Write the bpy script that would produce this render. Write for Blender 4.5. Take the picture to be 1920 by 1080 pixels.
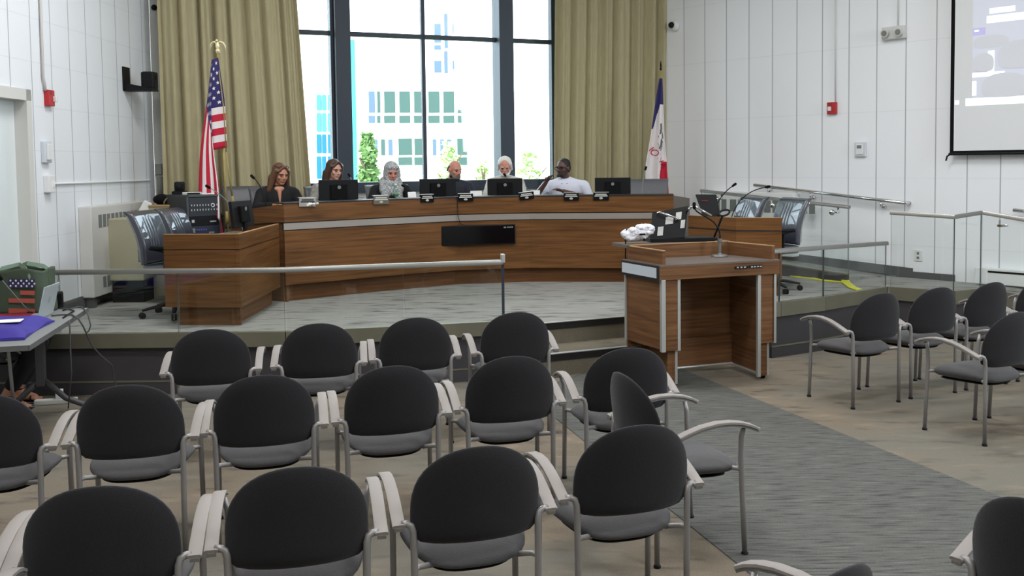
import bpy, bmesh, math, random
from mathutils import Vector, Matrix, Euler
random.seed(7)
S = bpy.context.scene
COL = S.collection
PI = math.pi
for o in list(bpy.data.objects):
    bpy.data.objects.remove(o)

# ------------------------------------------------------------------ camera, sky, lights, exposure
FPX, CX, CY, PITCH, ROLL, CAMH = 1807.7, 1016.7, 402.3, math.radians(3.143), math.radians(-0.664), 1.8
cd = bpy.data.cameras.new('camera'); cam = bpy.data.objects.new('camera', cd); COL.objects.link(cam)
cd.sensor_fit = 'HORIZONTAL'; cd.sensor_width = 36.0; cd.lens = FPX / 1920 * 36.0
cd.shift_x = (960 - CX) / 1920; cd.shift_y = (CY - 540) / 1920
cd.clip_start = 0.05; cd.clip_end = 500
_f = Vector((0, math.cos(PITCH), -math.sin(PITCH))); _u = Vector((0, math.sin(PITCH), math.cos(PITCH))); _r = Vector((1, 0, 0))
RT = _r * math.cos(ROLL) + _u * math.sin(ROLL); UP = _u * math.cos(ROLL) - _r * math.sin(ROLL); FW = _f
m = Matrix((RT, UP, -FW)).transposed().to_4x4(); m.translation = (0, 0, CAMH)
cam.matrix_world = m
S.camera = cam

world = bpy.data.worlds.new('sky'); S.world = world; world.use_nodes = True
bg = world.node_tree.nodes['Background']
bg.inputs['Color'].default_value = (0.76, 0.89, 1.0, 1); bg.inputs['Strength'].default_value = 5.2

def lamp(name, kind, loc, direction, energy, color=(1, 1, 1), size=(1, 1), **kw):
    l = bpy.data.lights.new(name, kind); o = bpy.data.objects.new(name, l); COL.objects.link(o)
    o.location = loc; o.rotation_euler = Vector(direction).to_track_quat('-Z', 'Y').to_euler()
    l.energy = energy; l.color = color
    if kind == 'AREA':
        l.shape = 'RECTANGLE'; l.size, l.size_y = size
    for k, v in kw.items(): setattr(l, k, v)
    return o
lamp('sun', 'SUN', (0, -5, 30), (0.30, 0.80, -0.62), 6.0, (1, 0.97, 0.92), angle=0.01)
for (x, y) in ((-2.2, 4.5), (2.0, 4.5), (-2.2, 8.3), (2.2, 8.3), (-1.4, 0.8), (3.6, 1.2)):
    lamp('ceiling_lamp', 'AREA', (x, y, 5.25), (0, 0, -1), 80, (0.98, 0.98, 1.0), (1.6, 0.6))
lamp('side_window_daylight', 'AREA', (8.6, 4.2, 3.4), (-1.0, 0.28, -0.08), 330, (0.80, 0.91, 1.0), (3.0, 2.6))

S.view_settings.view_transform = 'Standard'; S.view_settings.look = 'None'
S.view_settings.gamma = 1.0; S.view_settings.use_curve_mapping = False
S.view_settings.exposure = 0.45

# ------------------------------------------------------------------ measuring helpers (photo pixel -> point of a known plane)
def ray(px, py): return FW + RT * ((px - CX) / FPX) - UP * ((py - CY) / FPX)
O3 = Vector((0, 0, CAMH))
def G(px, py, z=0.0):
    d = ray(px, py); return O3 + d * ((z - CAMH) / d.z)
def AT(px, py, Y):
    d = ray(px, py); return O3 + d * (Y / d.y)
def PL(px, py, A, B):
    d = ray(px, py); n = Vector((B[1] - A[1], A[0] - B[0], 0)); return O3 + d * (n.dot(Vector((A[0], A[1], 0))) / n.dot(d))

# ------------------------------------------------------------------ materials
def lin(c):
    return tuple(((v / 255) / 12.92 if v / 255 <= 0.04045 else ((v / 255 + 0.055) / 1.055) ** 2.4) for v in c) + (1,)
MATS = {}
def mat(name, col, rough=0.6, metal=0.0, spec=0.5, noise=0.0, nscale=20.0, stretch=(1, 1, 1), bump=0.0, emit=0.0, sheen=0.0, coat=0.0):
    if name in MATS: return MATS[name]
    m = bpy.data.materials.new(name); m.use_nodes = True; nt = m.node_tree; b = nt.nodes['Principled BSDF']
    c = lin(col)
    b.inputs['Base Color'].default_value = c; b.inputs['Roughness'].default_value = rough; b.inputs['Metallic'].default_value = metal
    b.inputs['Specular IOR Level'].default_value = spec
    if sheen: b.inputs['Sheen Weight'].default_value = sheen
    if coat: b.inputs['Coat Weight'].default_value = coat
    if emit:
        b.inputs['Emission Color'].default_value = c; b.inputs['Emission Strength'].default_value = emit
    if noise or bump:
        tc = nt.nodes.new('ShaderNodeTexCoord'); mp = nt.nodes.new('ShaderNodeMapping'); mp.inputs['Scale'].default_value = stretch
        n = nt.nodes.new('ShaderNodeTexNoise'); n.inputs['Scale'].default_value = nscale; n.inputs['Detail'].default_value = 5
        nt.links.new(tc.outputs['Object'], mp.inputs['Vector']); nt.links.new(mp.outputs['Vector'], n.inputs['Vector'])
        if noise:
            r = nt.nodes.new('ShaderNodeValToRGB')
            r.color_ramp.elements[0].position = 0.3; r.color_ramp.elements[1].position = 0.7
            r.color_ramp.elements[0].color = tuple(v * (1 - noise) for v in c[:3]) + (1,)
            r.color_ramp.elements[1].color = tuple(min(1, v * (1 + noise)) for v in c[:3]) + (1,)
            nt.links.new(n.outputs['Fac'], r.inputs['Fac']); nt.links.new(r.outputs['Color'], b.inputs['Base Color'])
        if bump:
            bp = nt.nodes.new('ShaderNodeBump'); bp.inputs['Strength'].default_value = bump; bp.inputs['Distance'].default_value = 0.01
            nt.links.new(n.outputs['Fac'], bp.inputs['Height']); nt.links.new(bp.outputs['Normal'], b.inputs['Normal'])
    MATS[name] = m; return m

def wood(name, c0, c1, rough=0.42):
    m = bpy.data.materials.new(name); m.use_nodes = True; nt = m.node_tree; b = nt.nodes['Principled BSDF']; N = nt.nodes.new; L = nt.links.new
    tc = N('ShaderNodeTexCoord'); mp = N('ShaderNodeMapping'); mp.inputs['Scale'].default_value = (1.1, 1.1, 26)
    n = N('ShaderNodeTexNoise'); n.inputs['Scale'].default_value = 1.6; n.inputs['Detail'].default_value = 7; n.inputs['Distortion'].default_value = 0.5
    mp2 = N('ShaderNodeMapping'); mp2.inputs['Scale'].default_value = (0.7, 0.7, 3.2)
    n2 = N('ShaderNodeTexNoise'); n2.inputs['Scale'].default_value = 1.5; n2.inputs['Detail'].default_value = 2
    mx = N('ShaderNodeMath'); mx.operation = 'MULTIPLY_ADD'; mx.inputs[1].default_value = 0.55
    r = N('ShaderNodeValToRGB'); r.color_ramp.elements[0].position = 0.45; r.color_ramp.elements[1].position = 0.95
    r.color_ramp.elements[0].color = lin(c0); r.color_ramp.elements[1].color = lin(c1)
    L(tc.outputs['Object'], mp.inputs['Vector']); L(mp.outputs['Vector'], n.inputs['Vector'])
    L(tc.outputs['Object'], mp2.inputs['Vector']); L(mp2.outputs['Vector'], n2.inputs['Vector'])
    L(n2.outputs['Fac'], mx.inputs[0]); L(n.outputs['Fac'], mx.inputs[2])
    L(mx.outputs[0], r.inputs['Fac']); L(r.outputs['Color'], b.inputs['Base Color'])
    b.inputs['Roughness'].default_value = rough; b.inputs['Specular IOR Level'].default_value = 0.14
    return m

def carpet(name, base, dark, light, sx, sy, rot=0.0, thr=0.62, fine=120.0, patch=None):
    m = bpy.data.materials.new(name); m.use_nodes = True; nt = m.node_tree; b = nt.nodes['Principled BSDF']; N = nt.nodes.new; L = nt.links.new
    tc = N('ShaderNodeTexCoord'); mp = N('ShaderNodeMapping'); mp.inputs['Scale'].default_value = (sx, sy, 1); mp.inputs['Rotation'].default_value = (0, 0, rot)
    n = N('ShaderNodeTexNoise'); n.inputs['Scale'].default_value = 1.0; n.inputs['Detail'].default_value = 3
    r = N('ShaderNodeValToRGB'); e = r.color_ramp.elements
    e[0].position = 0.28; e[0].color = lin(light); e[1].position = thr + 0.1; e[1].color = lin(dark)
    k = e.new(thr - 0.07); k.color = lin(base)
    k2 = e.new(0.42); k2.color = lin(base)
    nf = N('ShaderNodeTexNoise'); nf.inputs['Scale'].default_value = fine
    mf = N('ShaderNodeMix'); mf.data_type = 'RGBA'; mf.blend_type = 'OVERLAY'; mf.inputs['Factor'].default_value = 0.45
    L(tc.outputs['Object'], mp.inputs['Vector']); L(mp.outputs['Vector'], n.inputs['Vector']); L(n.outputs['Fac'], r.inputs['Fac'])
    L(tc.outputs['Object'], nf.inputs['Vector']); L(r.outputs['Color'], mf.inputs['A']); L(nf.outputs['Fac'], mf.inputs['B'])
    out = mf.outputs['Result']
    if patch:
        np_ = N('ShaderNodeTexNoise'); np_.inputs['Scale'].default_value = 0.9; np_.inputs['Detail'].default_value = 2
        rp = N('ShaderNodeValToRGB'); rp.color_ramp.elements[0].position = 0.42; rp.color_ramp.elements[1].position = 0.6
        mm = N('ShaderNodeMix'); mm.data_type = 'RGBA'; mm.inputs['B'].default_value = lin(patch)
        sc = N('ShaderNodeMath'); sc.operation = 'MULTIPLY'; sc.inputs[1].default_value = 0.55
        L(tc.outputs['Object'], np_.inputs['Vector']); L(np_.outputs['Fac'], rp.inputs['Fac']); L(rp.outputs['Color'], sc.inputs[0])
        L(sc.outputs[0], mm.inputs['Factor']); L(out, mm.inputs['A']); out = mm.outputs['Result']
    L(out, b.inputs['Base Color'])
    b.inputs['Roughness'].default_value = 0.95; b.inputs['Specular IOR Level'].default_value = 0.1
    bp = N('ShaderNodeBump'); bp.inputs['Strength'].default_value = 0.35; bp.inputs['Distance'].default_value = 0.004
    L(nf.outputs['Fac'], bp.inputs['Height']); L(bp.outputs['Normal'], b.inputs['Normal'])
    return m

def block_wall(name, col, w, h, off=0.0):
    """painted concrete block in stacked courses: clear vertical joints, faint horizontal ones (object x = along the wall)"""
    m = bpy.data.materials.new(name); m.use_nodes = True; nt = m.node_tree; b = nt.nodes['Principled BSDF']; N = nt.nodes.new; L = nt.links.new
    tc = N('ShaderNodeTexCoord'); sp = N('ShaderNodeSeparateXYZ'); L(tc.outputs['Object'], sp.inputs[0])
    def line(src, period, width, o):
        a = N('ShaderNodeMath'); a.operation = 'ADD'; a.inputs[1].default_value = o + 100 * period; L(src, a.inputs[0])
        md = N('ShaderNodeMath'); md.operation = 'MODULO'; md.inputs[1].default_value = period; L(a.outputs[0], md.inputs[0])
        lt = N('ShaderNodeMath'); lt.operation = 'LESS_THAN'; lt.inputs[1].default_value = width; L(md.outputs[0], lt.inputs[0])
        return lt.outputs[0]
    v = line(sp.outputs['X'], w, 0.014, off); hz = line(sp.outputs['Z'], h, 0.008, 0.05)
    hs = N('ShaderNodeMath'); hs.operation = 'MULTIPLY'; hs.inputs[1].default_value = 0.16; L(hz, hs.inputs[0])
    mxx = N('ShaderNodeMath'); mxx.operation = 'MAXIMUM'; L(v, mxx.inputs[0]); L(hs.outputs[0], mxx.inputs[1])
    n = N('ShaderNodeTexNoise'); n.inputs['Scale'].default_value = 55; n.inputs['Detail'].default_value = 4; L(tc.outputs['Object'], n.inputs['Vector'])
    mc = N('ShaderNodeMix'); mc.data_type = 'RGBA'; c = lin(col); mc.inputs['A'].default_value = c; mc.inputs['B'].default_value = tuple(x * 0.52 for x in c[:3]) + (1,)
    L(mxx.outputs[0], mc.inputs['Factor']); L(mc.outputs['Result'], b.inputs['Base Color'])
    hh = N('ShaderNodeMath'); hh.operation = 'MULTIPLY_ADD'; hh.inputs[1].default_value = -1.0; L(mxx.outputs[0], hh.inputs[0])
    ns = N('ShaderNodeMath'); ns.operation = 'MULTIPLY'; ns.inputs[1].default_value = 0.25; L(n.outputs['Fac'], ns.inputs[0]); L(ns.outputs[0], hh.inputs[2])
    bp = N('ShaderNodeBump'); bp.inputs['Strength'].default_value = 0.5; bp.inputs['Distance'].default_value = 0.008
    L(hh.outputs[0], bp.inputs['Height']); L(bp.outputs['Normal'], b.inputs['Normal'])
    b.inputs['Roughness'].default_value = 0.6
    return m

def glass(name, tint, refl=0.08):
    m = bpy.data.materials.new(name); m.use_nodes = True; nt = m.node_tree; nt.nodes.clear(); N = nt.nodes.new; L = nt.links.new
    o = N('ShaderNodeOutputMaterial'); t = N('ShaderNodeBsdfTransparent'); t.inputs['Color'].default_value = tint + (1,)
    g = N('ShaderNodeBsdfGlossy'); g.inputs['Roughness'].default_value = 0.02; fr0 = N('ShaderNodeLayerWeight'); fr0.inputs['Blend'].default_value = 0.5; pw = N('ShaderNodeMath'); pw.operation = 'POWER'; pw.inputs[1].default_value = 4.0; fr = N('ShaderNodeMath'); fr.operation = 'MULTIPLY_ADD'; fr.inputs[1].default_value = 0.55; fr.inputs[2].default_value = refl * 0.45; L(fr0.outputs['Facing'], pw.inputs[0]); L(pw.outputs[0], fr.inputs[0])
    mx = N('ShaderNodeMixShader'); L(fr.outputs[0], mx.inputs[0]); L(t.outputs[0], mx.inputs[1]); L(g.outputs[0], mx.inputs[2]); L(mx.outputs[0], o.inputs[0])
    return m

def plaid(name, c0, c1, scale, rough=0.8):
    m = bpy.data.materials.new(name); m.use_nodes = True; nt = m.node_tree; b = nt.nodes['Principled BSDF']; N = nt.nodes.new; L = nt.links.new
    tc = N('ShaderNodeTexCoord'); k = N('ShaderNodeTexChecker'); k.inputs['Scale'].default_value = scale; k.inputs['Color1'].default_value = lin(c0); k.inputs['Color2'].default_value = lin(c1)
    n = N('ShaderNodeTexNoise'); n.inputs['Scale'].default_value = scale * 0.4
    mx = N('ShaderNodeMix'); mx.data_type = 'RGBA'; mx.inputs['Factor'].default_value = 0.35
    L(tc.outputs['Object'], k.inputs['Vector']); L(tc.outputs['Object'], n.inputs['Vector']); L(k.outputs['Color'], mx.inputs['A']); L(n.outputs['Fac'], mx.inputs['B'])
    L(mx.outputs['Result'], b.inputs['Base Color']); b.inputs['Roughness'].default_value = rough
    return m

M = dict(
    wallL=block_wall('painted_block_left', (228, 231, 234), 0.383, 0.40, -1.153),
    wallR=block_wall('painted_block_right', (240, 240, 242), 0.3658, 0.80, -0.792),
    plain=mat('plain_wall', (205, 205, 200), 0.7),
    ceil=mat('ceiling_white', (225, 224, 220), 0.9),
    floor=carpet('beige_carpet', (122, 112, 98), (86, 80, 72), (138, 126, 108), 3.2, 9.0, 0.35, 0.63, 160, (106, 107, 101)),
    stage=carpet('stage_carpet', (146, 145, 140), (84, 83, 80), (160, 158, 153), 3.6, 17.0, 0.05, 0.62, 160),
    aisle=carpet('aisle_carpet', (95, 95, 91), (70, 70, 68), (112, 110, 104), 6.0, 60.0, 0.16, 0.58, 200),
    step=carpet('step_carpet', (112, 106, 92), (86, 80, 70), (124, 118, 102), 3.0, 6.0, 0.3, 0.68, 160),
    wood=wood('walnut_veneer', (74, 48, 27), (117, 80, 46)),
    wood2=wood('walnut_veneer_podium', (80, 53, 35), (128, 92, 62)),
    edge=mat('light_wood_edge', (168, 132, 92), 0.5),
    lam=mat('grey_brown_laminate', (100, 90, 83), 0.45, noise=0.08, nscale=60),
    groove=mat('black_groove', (22, 18, 18), 0.6),
    steel=mat('brushed_steel', (136, 135, 130), 0.36, 0.75, noise=0.06, nscale=8, stretch=(1, 1, 60)),
    steeld=mat('satin_bronze_shoe', (128, 124, 108), 0.45, 0.6, noise=0.10, nscale=3, stretch=(1, 1, 1)),
    alu=mat('silver_aluminium', (190, 190, 186), 0.42, 0.55),
    chrome=mat('chrome', (210, 210, 210), 0.15, 1.0),
    frame=mat('silver_chair_frame', (146, 143, 141), 0.42, 0.45),
    pad=mat('pale_grey_arm_pad', (146, 140, 135), 0.65, spec=0.3),
    fab=mat('charcoal_fabric', (40, 39, 41), 0.95, spec=0.1, noise=0.12, nscale=260, bump=0.25, sheen=0.14),
    fabs=mat('seat_fabric_toplit', (84, 82, 83), 0.95, spec=0.15, noise=0.10, nscale=260, bump=0.25, sheen=0.12),  # same cloth as the backrest, painted paler for light from above
    black=mat('black_plastic', (17, 17, 19), 0.55, spec=0.22),
    blackm=mat('black_matte', (13, 13, 14), 0.8, spec=0.15),
    screen=mat('black_gloss_screen', (8, 7, 12), 0.12),
    darkframe=mat('dark_bronze_frame', (50, 58, 68), 0.5, 0.2),
    fascia=mat('dark_grey_fascia', (58, 55, 58), 0.55, noise=0.04, nscale=5),
    basegrey=mat('grey_vinyl_base', (84, 86, 86), 0.6),
    curtain=mat('olive_curtain', (176, 166, 132), 0.9, spec=0.15, noise=0.07, nscale=9, stretch=(6, 6, 0.6), bump=0.1, sheen=0.1),
    beige=mat('beige_metal', (168, 164, 138), 0.55),
    cream=mat('cream_enamel', (204, 203, 198), 0.5),
    white=mat('white_plastic', (226, 226, 224), 0.5),
    paper=mat('white_paper', (236, 236, 234), 0.8),
    red=mat('red_alarm', (178, 34, 40), 0.4),
    lens=mat('clear_strobe', (226, 224, 222), 0.2),
    grill=mat('grey_grille', (116, 118, 116), 0.6),
    glassr=glass('guard_glass', (0.955, 0.975, 0.968)),
    glassw=glass('window_glass', (0.96, 0.98, 0.98)),
    leather=mat('black_leather', (30, 37, 52), 0.48, spec=1.0, noise=0.05, nscale=40, bump=0.04, coat=1.0),
    leatherg=mat('grey_leather', (88, 88, 92), 0.45, noise=0.05, nscale=40),
    gold=mat('gold_metal', (214, 190, 110), 0.25, 0.9),
    poleg=mat('varnished_pole', (176, 158, 96), 0.35, 0.3),
    fred=mat('flag_red', (186, 22, 52), 0.8), fwhite=mat('flag_white', (226, 218, 216), 0.8), fblue=mat('flag_blue', (40, 36, 92), 0.8),
    yellow=mat('yellow_plastic', (206, 206, 40), 0.5),
    tape=mat('masking_tape', (210, 200, 170), 0.7),
)
SKIN = dict(fair=mat('skin_fair', (206, 156, 136), 0.55), tan=mat('skin_tan', (186, 132, 106), 0.55), pink=mat('skin_pink', (200, 138, 118), 0.55), dark=mat('skin_dark', (92, 62, 52), 0.5))

# ------------------------------------------------------------------ mesh builder
class MB:
    def __init__(s): s.b = bmesh.new(); s.mi = 0
    def _tag(s, n0):
        s.b.faces.ensure_lookup_table()
        for f in s.b.faces[n0:]: f.material_index = s.mi
    def box(s, c, size, rot=None, bev=0.0):
        n0 = len(s.b.faces); r = bmesh.ops.create_cube(s.b, size=1.0); vs = r['verts']
        M4 = Matrix.Translation(Vector(c)) @ (rot.to_matrix().to_4x4() if rot else Matrix()) @ Matrix.Diagonal((*size, 1))
        bmesh.ops.transform(s.b, matrix=M4, verts=vs)
        if bev:
            es = list({e for v in vs for e in v.link_edges})
            bmesh.ops.bevel(s.b, geom=es, offset=bev, segments=2, affect='EDGES', profile=0.6)
        s._tag(n0); return s
    def bx(s, x0, x1, y0, y1, z0, z1, bev=0.0):
        return s.box(((x0 + x1) / 2, (y0 + y1) / 2, (z0 + z1) / 2), (abs(x1 - x0), abs(y1 - y0), abs(z1 - z0)), None, bev)
    def poly(s, pts):
        n0 = len(s.b.faces); s.b.faces.new([s.b.verts.new(p) for p in pts]); s._tag(n0); return s
    def prism(s, xy, z0, z1):
        n0 = len(s.b.faces); f = (lambda z, i: z[i] if isinstance(z, (list, tuple)) else z)
        a = [s.b.verts.new((p[0], p[1], f(z0, i))) for i, p in enumerate(xy)]; c = [s.b.verts.new((p[0], p[1], f(z1, i))) for i, p in enumerate(xy)]
        n = len(xy)
        s.b.faces.new(a[::-1]); s.b.faces.new(c)
        for i in range(n): s.b.faces.new((a[i], a[(i + 1) % n], c[(i + 1) % n], c[i]))
        s._tag(n0); return s
    def wall(s, A, B, t, z0, z1):
        """upright slab from A to B (xy), thickness t to the left of A->B; z0,z1 may be pairs"""
        d = Vector((B[0] - A[0], B[1] - A[1])).normalized(); n = Vector((-d.y, d.x)) * t
        zz0 = z0 if isinstance(z0, (list, tuple)) else (z0, z0); zz1 = z1 if isinstance(z1, (list, tuple)) else (z1, z1)
        xy = [A, B, (B[0] + n.x, B[1] + n.y), (A[0] + n.x, A[1] + n.y)]
        return s.prism([(p[0], p[1]) for p in xy], [zz0[0], zz0[1], zz0[1], zz0[0]], [zz1[0], zz1[1], zz1[1], zz1[0]])
    def tube(s, pts, r, n=8, cap=True, flat=1.0):
        n0 = len(s.b.faces); pts = [Vector(p) for p in pts]; rr = r if isinstance(r, (list, tuple)) else [r] * len(pts)
        rings = []; ref = None
        for i, p in enumerate(pts):
            d = (pts[min(i + 1, len(pts) - 1)] - pts[max(i - 1, 0)]).normalized()
            if ref is None:
                ref = Vector((0, 0, 1)) if abs(d.z) < 0.9 else Vector((1, 0, 0))
            x = d.cross(ref)
            if x.length < 1e-6: x = d.cross(Vector((0, 1, 0.1)))
            x.normalize(); y = x.cross(d).normalized(); ref = y
            rings.append([s.b.verts.new(p + x * math.cos(2 * PI * k / n) * rr[i] + y * math.sin(2 * PI * k / n) * rr[i] * flat) for k in range(n)])
        for a, c in zip(rings, rings[1:]):
            for k in range(n): s.b.faces.new((a[k], a[(k + 1) % n], c[(k + 1) % n], c[k]))
        if cap: s.b.faces.new(rings[0][::-1]); s.b.faces.new(rings[-1])
        s._tag(n0); return s
    def strip(s, pts, w, t, xdir=None):
        """rectangular section swept along pts: w along xdir (horizontal side), t across"""
        n0 = len(s.b.faces); pts = [Vector(p) for p in pts]; rings = []
        for i, p in enumerate(pts):
            d = (pts[min(i + 1, len(pts) - 1)] - pts[max(i - 1, 0)]).normalized()
            x = Vector(xdir).normalized() if xdir else d.cross(Vector((0, 0, 1))).normalized()
            y = x.cross(d).normalized()
            q = [(-.5, -.5), (.5, -.5), (.5, .25), (.36, .5), (-.36, .5), (-.5, .25)]
            rings.append([s.b.verts.new(p + x * a * w + y * c * t) for a, c in q])
        k = 6
        for a, c in zip(rings, rings[1:]):
            for j in range(k): s.b.faces.new((a[j], a[(j + 1) % k], c[(j + 1) % k], c[j]))
        s.b.faces.new(rings[0][::-1]); s.b.faces.new(rings[-1]); s._tag(n0); return s
    def ell(s, c, r, rot=None, seg=16):
        n0 = len(s.b.faces); q = bmesh.ops.create_uvsphere(s.b, u_segments=seg, v_segments=max(6, seg * 2 // 3), radius=1.0)
        rr = r if isinstance(r, (list, tuple)) else (r, r, r)
        M4 = Matrix.Translation(Vector(c)) @ (rot.to_matrix().to_4x4() if rot else Matrix()) @ Matrix.Diagonal((*rr, 1))
        bmesh.ops.transform(s.b, matrix=M4, verts=q['verts']); s._tag(n0); return s
    def cap(s, p0, p1, r0, r1, seg=12):
        p0 = Vector(p0); p1 = Vector(p1); s.ell(p0, r0, seg=seg); s.ell(p1, r1, seg=seg); return s.tube([p0, p1], [r0, r1], seg)
    def lathe(s, prof, c=(0, 0, 0), n=20):
        n0 = len(s.b.faces); c = Vector(c); rings = []
        for r, z in prof: rings.append([s.b.verts.new(c + Vector((max(r, 1e-4) * math.cos(2 * PI * k / n), max(r, 1e-4) * math.sin(2 * PI * k / n), z))) for k in range(n)])
        for a, b2 in zip(rings, rings[1:]):
            for k in range(n): s.b.faces.new((a[k], a[(k + 1) % n], b2[(k + 1) % n], b2[k]))
        s.b.faces.new(rings[0][::-1]); s.b.faces.new(rings[-1]); s._tag(n0); return s
    def grid(s, f, nu, nv, mi=None):
        n0 = len(s.b.faces); V = [[s.b.verts.new(f(i / nu, j / nv)) for j in range(nv + 1)] for i in range(nu + 1)]
        for i in range(nu):
            for j in range(nv):
                q = s.b.faces.new((V[i][j], V[i + 1][j], V[i + 1][j + 1], V[i][j + 1]))
                q.material_index = mi((i + .5) / nu, (j + .5) / nv) if mi else s.mi
        return s
    def build(s, name, mats, parent=None, smooth=False, fix=True, auto=None):
        if fix: bmesh.ops.recalc_face_normals(s.b, faces=s.b.faces[:])
        me = bpy.data.meshes.new(name); s.b.to_mesh(me); s.b.free()
        for mm in (mats if isinstance(mats, (list, tuple)) else [mats]): me.materials.append(mm)
        if smooth:
            for p in me.polygons: p.use_smooth = True
        if auto is not None:
            for p in me.polygons: p.use_smooth = True
            me.set_sharp_from_angle(angle=math.radians(auto))
        o = bpy.data.objects.new(name, me); COL.objects.link(o)
        if parent: o.parent = parent
        return o

def tag(o, label, cat, group=None):
    o['label'] = label; o['category'] = cat
    if group: o['group'] = group
    return o
def thing(name, label, cat, loc=(0, 0, 0), rz=0.0, group=None):
    o = bpy.data.objects.new(name, None); COL.objects.link(o); o.empty_display_size = 0.1
    o.location = loc; o.rotation_euler = (0, 0, rz); return tag(o, label, cat, group)
def struct(o): o['kind'] = 'structure'; return o
def copy_tree(o, parent=None):
    c = o.copy(); COL.objects.link(c); c.parent = parent
    for ch in list(o.children): copy_tree(ch, c)
    return c
def text_mesh(s, size, mapf, name, material, parent, thick=0.0):
    cu = bpy.data.curves.new('lettering', 'FONT'); cu.body = s; cu.size = size; cu.align_x = 'CENTER'; cu.align_y = 'CENTER'; cu.resolution_u = 3
    ob = bpy.data.objects.new('lettering', cu); COL.objects.link(ob)
    dg = bpy.context.evaluated_depsgraph_get(); me = bpy.data.meshes.new_from_object(ob.evaluated_get(dg))
    bpy.data.objects.remove(ob); bpy.data.curves.remove(cu)
    for v in me.vertices: v.co = mapf(v.co.x, v.co.y)
    me.materials.clear(); me.materials.append(material)
    o = bpy.data.objects.new(name, me); COL.objects.link(o); o.parent = parent; return o

# ------------------------------------------------------------------ plan of the room (metres, camera at 0,0)
HS, HU = 0.375, 0.5625           # stage and upper platform heights
ZC = 5.4                         # ceiling
def LWX(y): return -4.60 - 0.0337 * (y - 8.71)
LW0, LW1 = (LWX(7.62), 7.62), (LWX(11.72), 11.72)
BW0 = Vector((LWX(11.72), 11.72)); BWD = Vector((0.9205, 0.3907)); 
def BW(x, off=0.0):             # point on back wall at world x (off = metres into the room)
    t = (x - BW0.x) / BWD.x; p = BW0 + BWD * t; n = Vector((BWD.y, -BWD.x)); return (p.x + n.x * off, p.y + n.y * off)
RWA = Vector((1.60, 14.304)); RWD = Vector((0.687, -0.727)); RWN = Vector((-0.727, -0.687))
def RW(s, off=0.0): p = RWA + RWD * s + RWN * off; return (p.x, p.y)
BWa, BWb = BW(-4.70), BW(1.60)
def BWp(px, py, off=0.0): A = BW(-4, off); B = BW(1, off); return PL(px, py, A, B)
def RWp(px, py, off=0.0): return PL(px, py, RW(0, off), RW(5, off))
def LWp(px, py, off=0.0): return PL(px, py, (LW0[0] + off, LW0[1]), (LW1[0] + off, LW1[1]))
RANG = math.atan2(-0.727, 0.687)     # local +x along right wall (towards camera), local -y into the room
LANG = math.atan2(LW1[1] - LW0[1], LW1[0] - LW0[0])          # along left wall away from camera; local -y into the room
BANG = math.atan2(BWD.y, BWD.x)

# floor, stage, steps
F = MB(); F.prism([(-6.7, -3.2), (9.5, -3.2), (9.5, 15), (-6.7, 15)], -0.1, 0.0); struct(F.build('floor', M['floor']))
# aisle runner inlaid in the floor: bounded by the two straight edges seen
a0, a1, b0, b1 = G(1296, 700), G(1920, 950), G(1005, 755), G(1410, 1080)
dA = (a1 - a0).normalized(); dB = (b1 - b0).normalized()
q0 = a0 - dA * 0.95; q1 = a0 + dA * 7.0; r1 = b1 + dB * 1.6; r0 = b0 - dB * 0.3
A_ = MB(); A_.prism([(q0.x, q0.y), (r0.x, r0.y), (r1.x, r1.y), (q1.x, q1.y)], 0.0, 0.004); struct(A_.build('floor_aisle_carpet', M['aisle']))

nose = lambda x: 8.47 + (x - 0.10) * 0.434            # stage nosing in the step opening
P1, P2, P3 = (3.44, 9.62), (3.95, 9.23), (4.30, 9.42)
stage_poly = [(-5.0, 7.56), (-2.0, 7.56), (-0.33, 7.95), (-0.42, nose(-0.42)), (1.93, nose(1.93)), (2.09, 8.70), (2.60, 9.00), (3.03, 9.33), (3.46, 9.68), (3.95, 9.29), (4.30, 9.46), (5.2, 10.48), (4.9, 10.8), (1.6, 14.35), (-4.75, 11.75)]
st = MB(); st.prism(stage_poly, 0.0, HS); struct(st.build('floor_stage', M['stage']))
sp_ = MB(); xs = (-0.40, 1.98)
sp_.prism([(xs[0], nose(xs[0]) - 0.46), (xs[1], nose(xs[1]) - 0.46), (xs[1], nose(xs[1])), (xs[0], nose(xs[0]))], 0.0, 0.1875)
struct(sp_.build('floor_step', M['step']))
for k, (z, off) in enumerate(((HS, 0.0), (0.1875, 0.46))):
    nb = MB(); A = (xs[0], nose(xs[0]) - off - 0.012); B = (xs[1], nose(xs[1]) - off - 0.012)
    nb.wall(A, B, 0.07, z - 0.055, z + 0.004); struct(nb.build('trim_%d' % (k + 1), M['groove']))
    nb = MB(); nb.wall((A[0], A[1] - 0.004), (B[0], B[1] - 0.004), 0.05, z + 0.001, z + 0.007); struct(nb.build('trim_%d' % (k + 3), M['alu']))
    nb = MB(); nb.wall((A[0], A[1] + 0.008), (B[0], B[1] + 0.008), 0.03, z - 0.187, z - 0.055); struct(nb.build('trim_%d' % (k + 5), M['step']))
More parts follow.
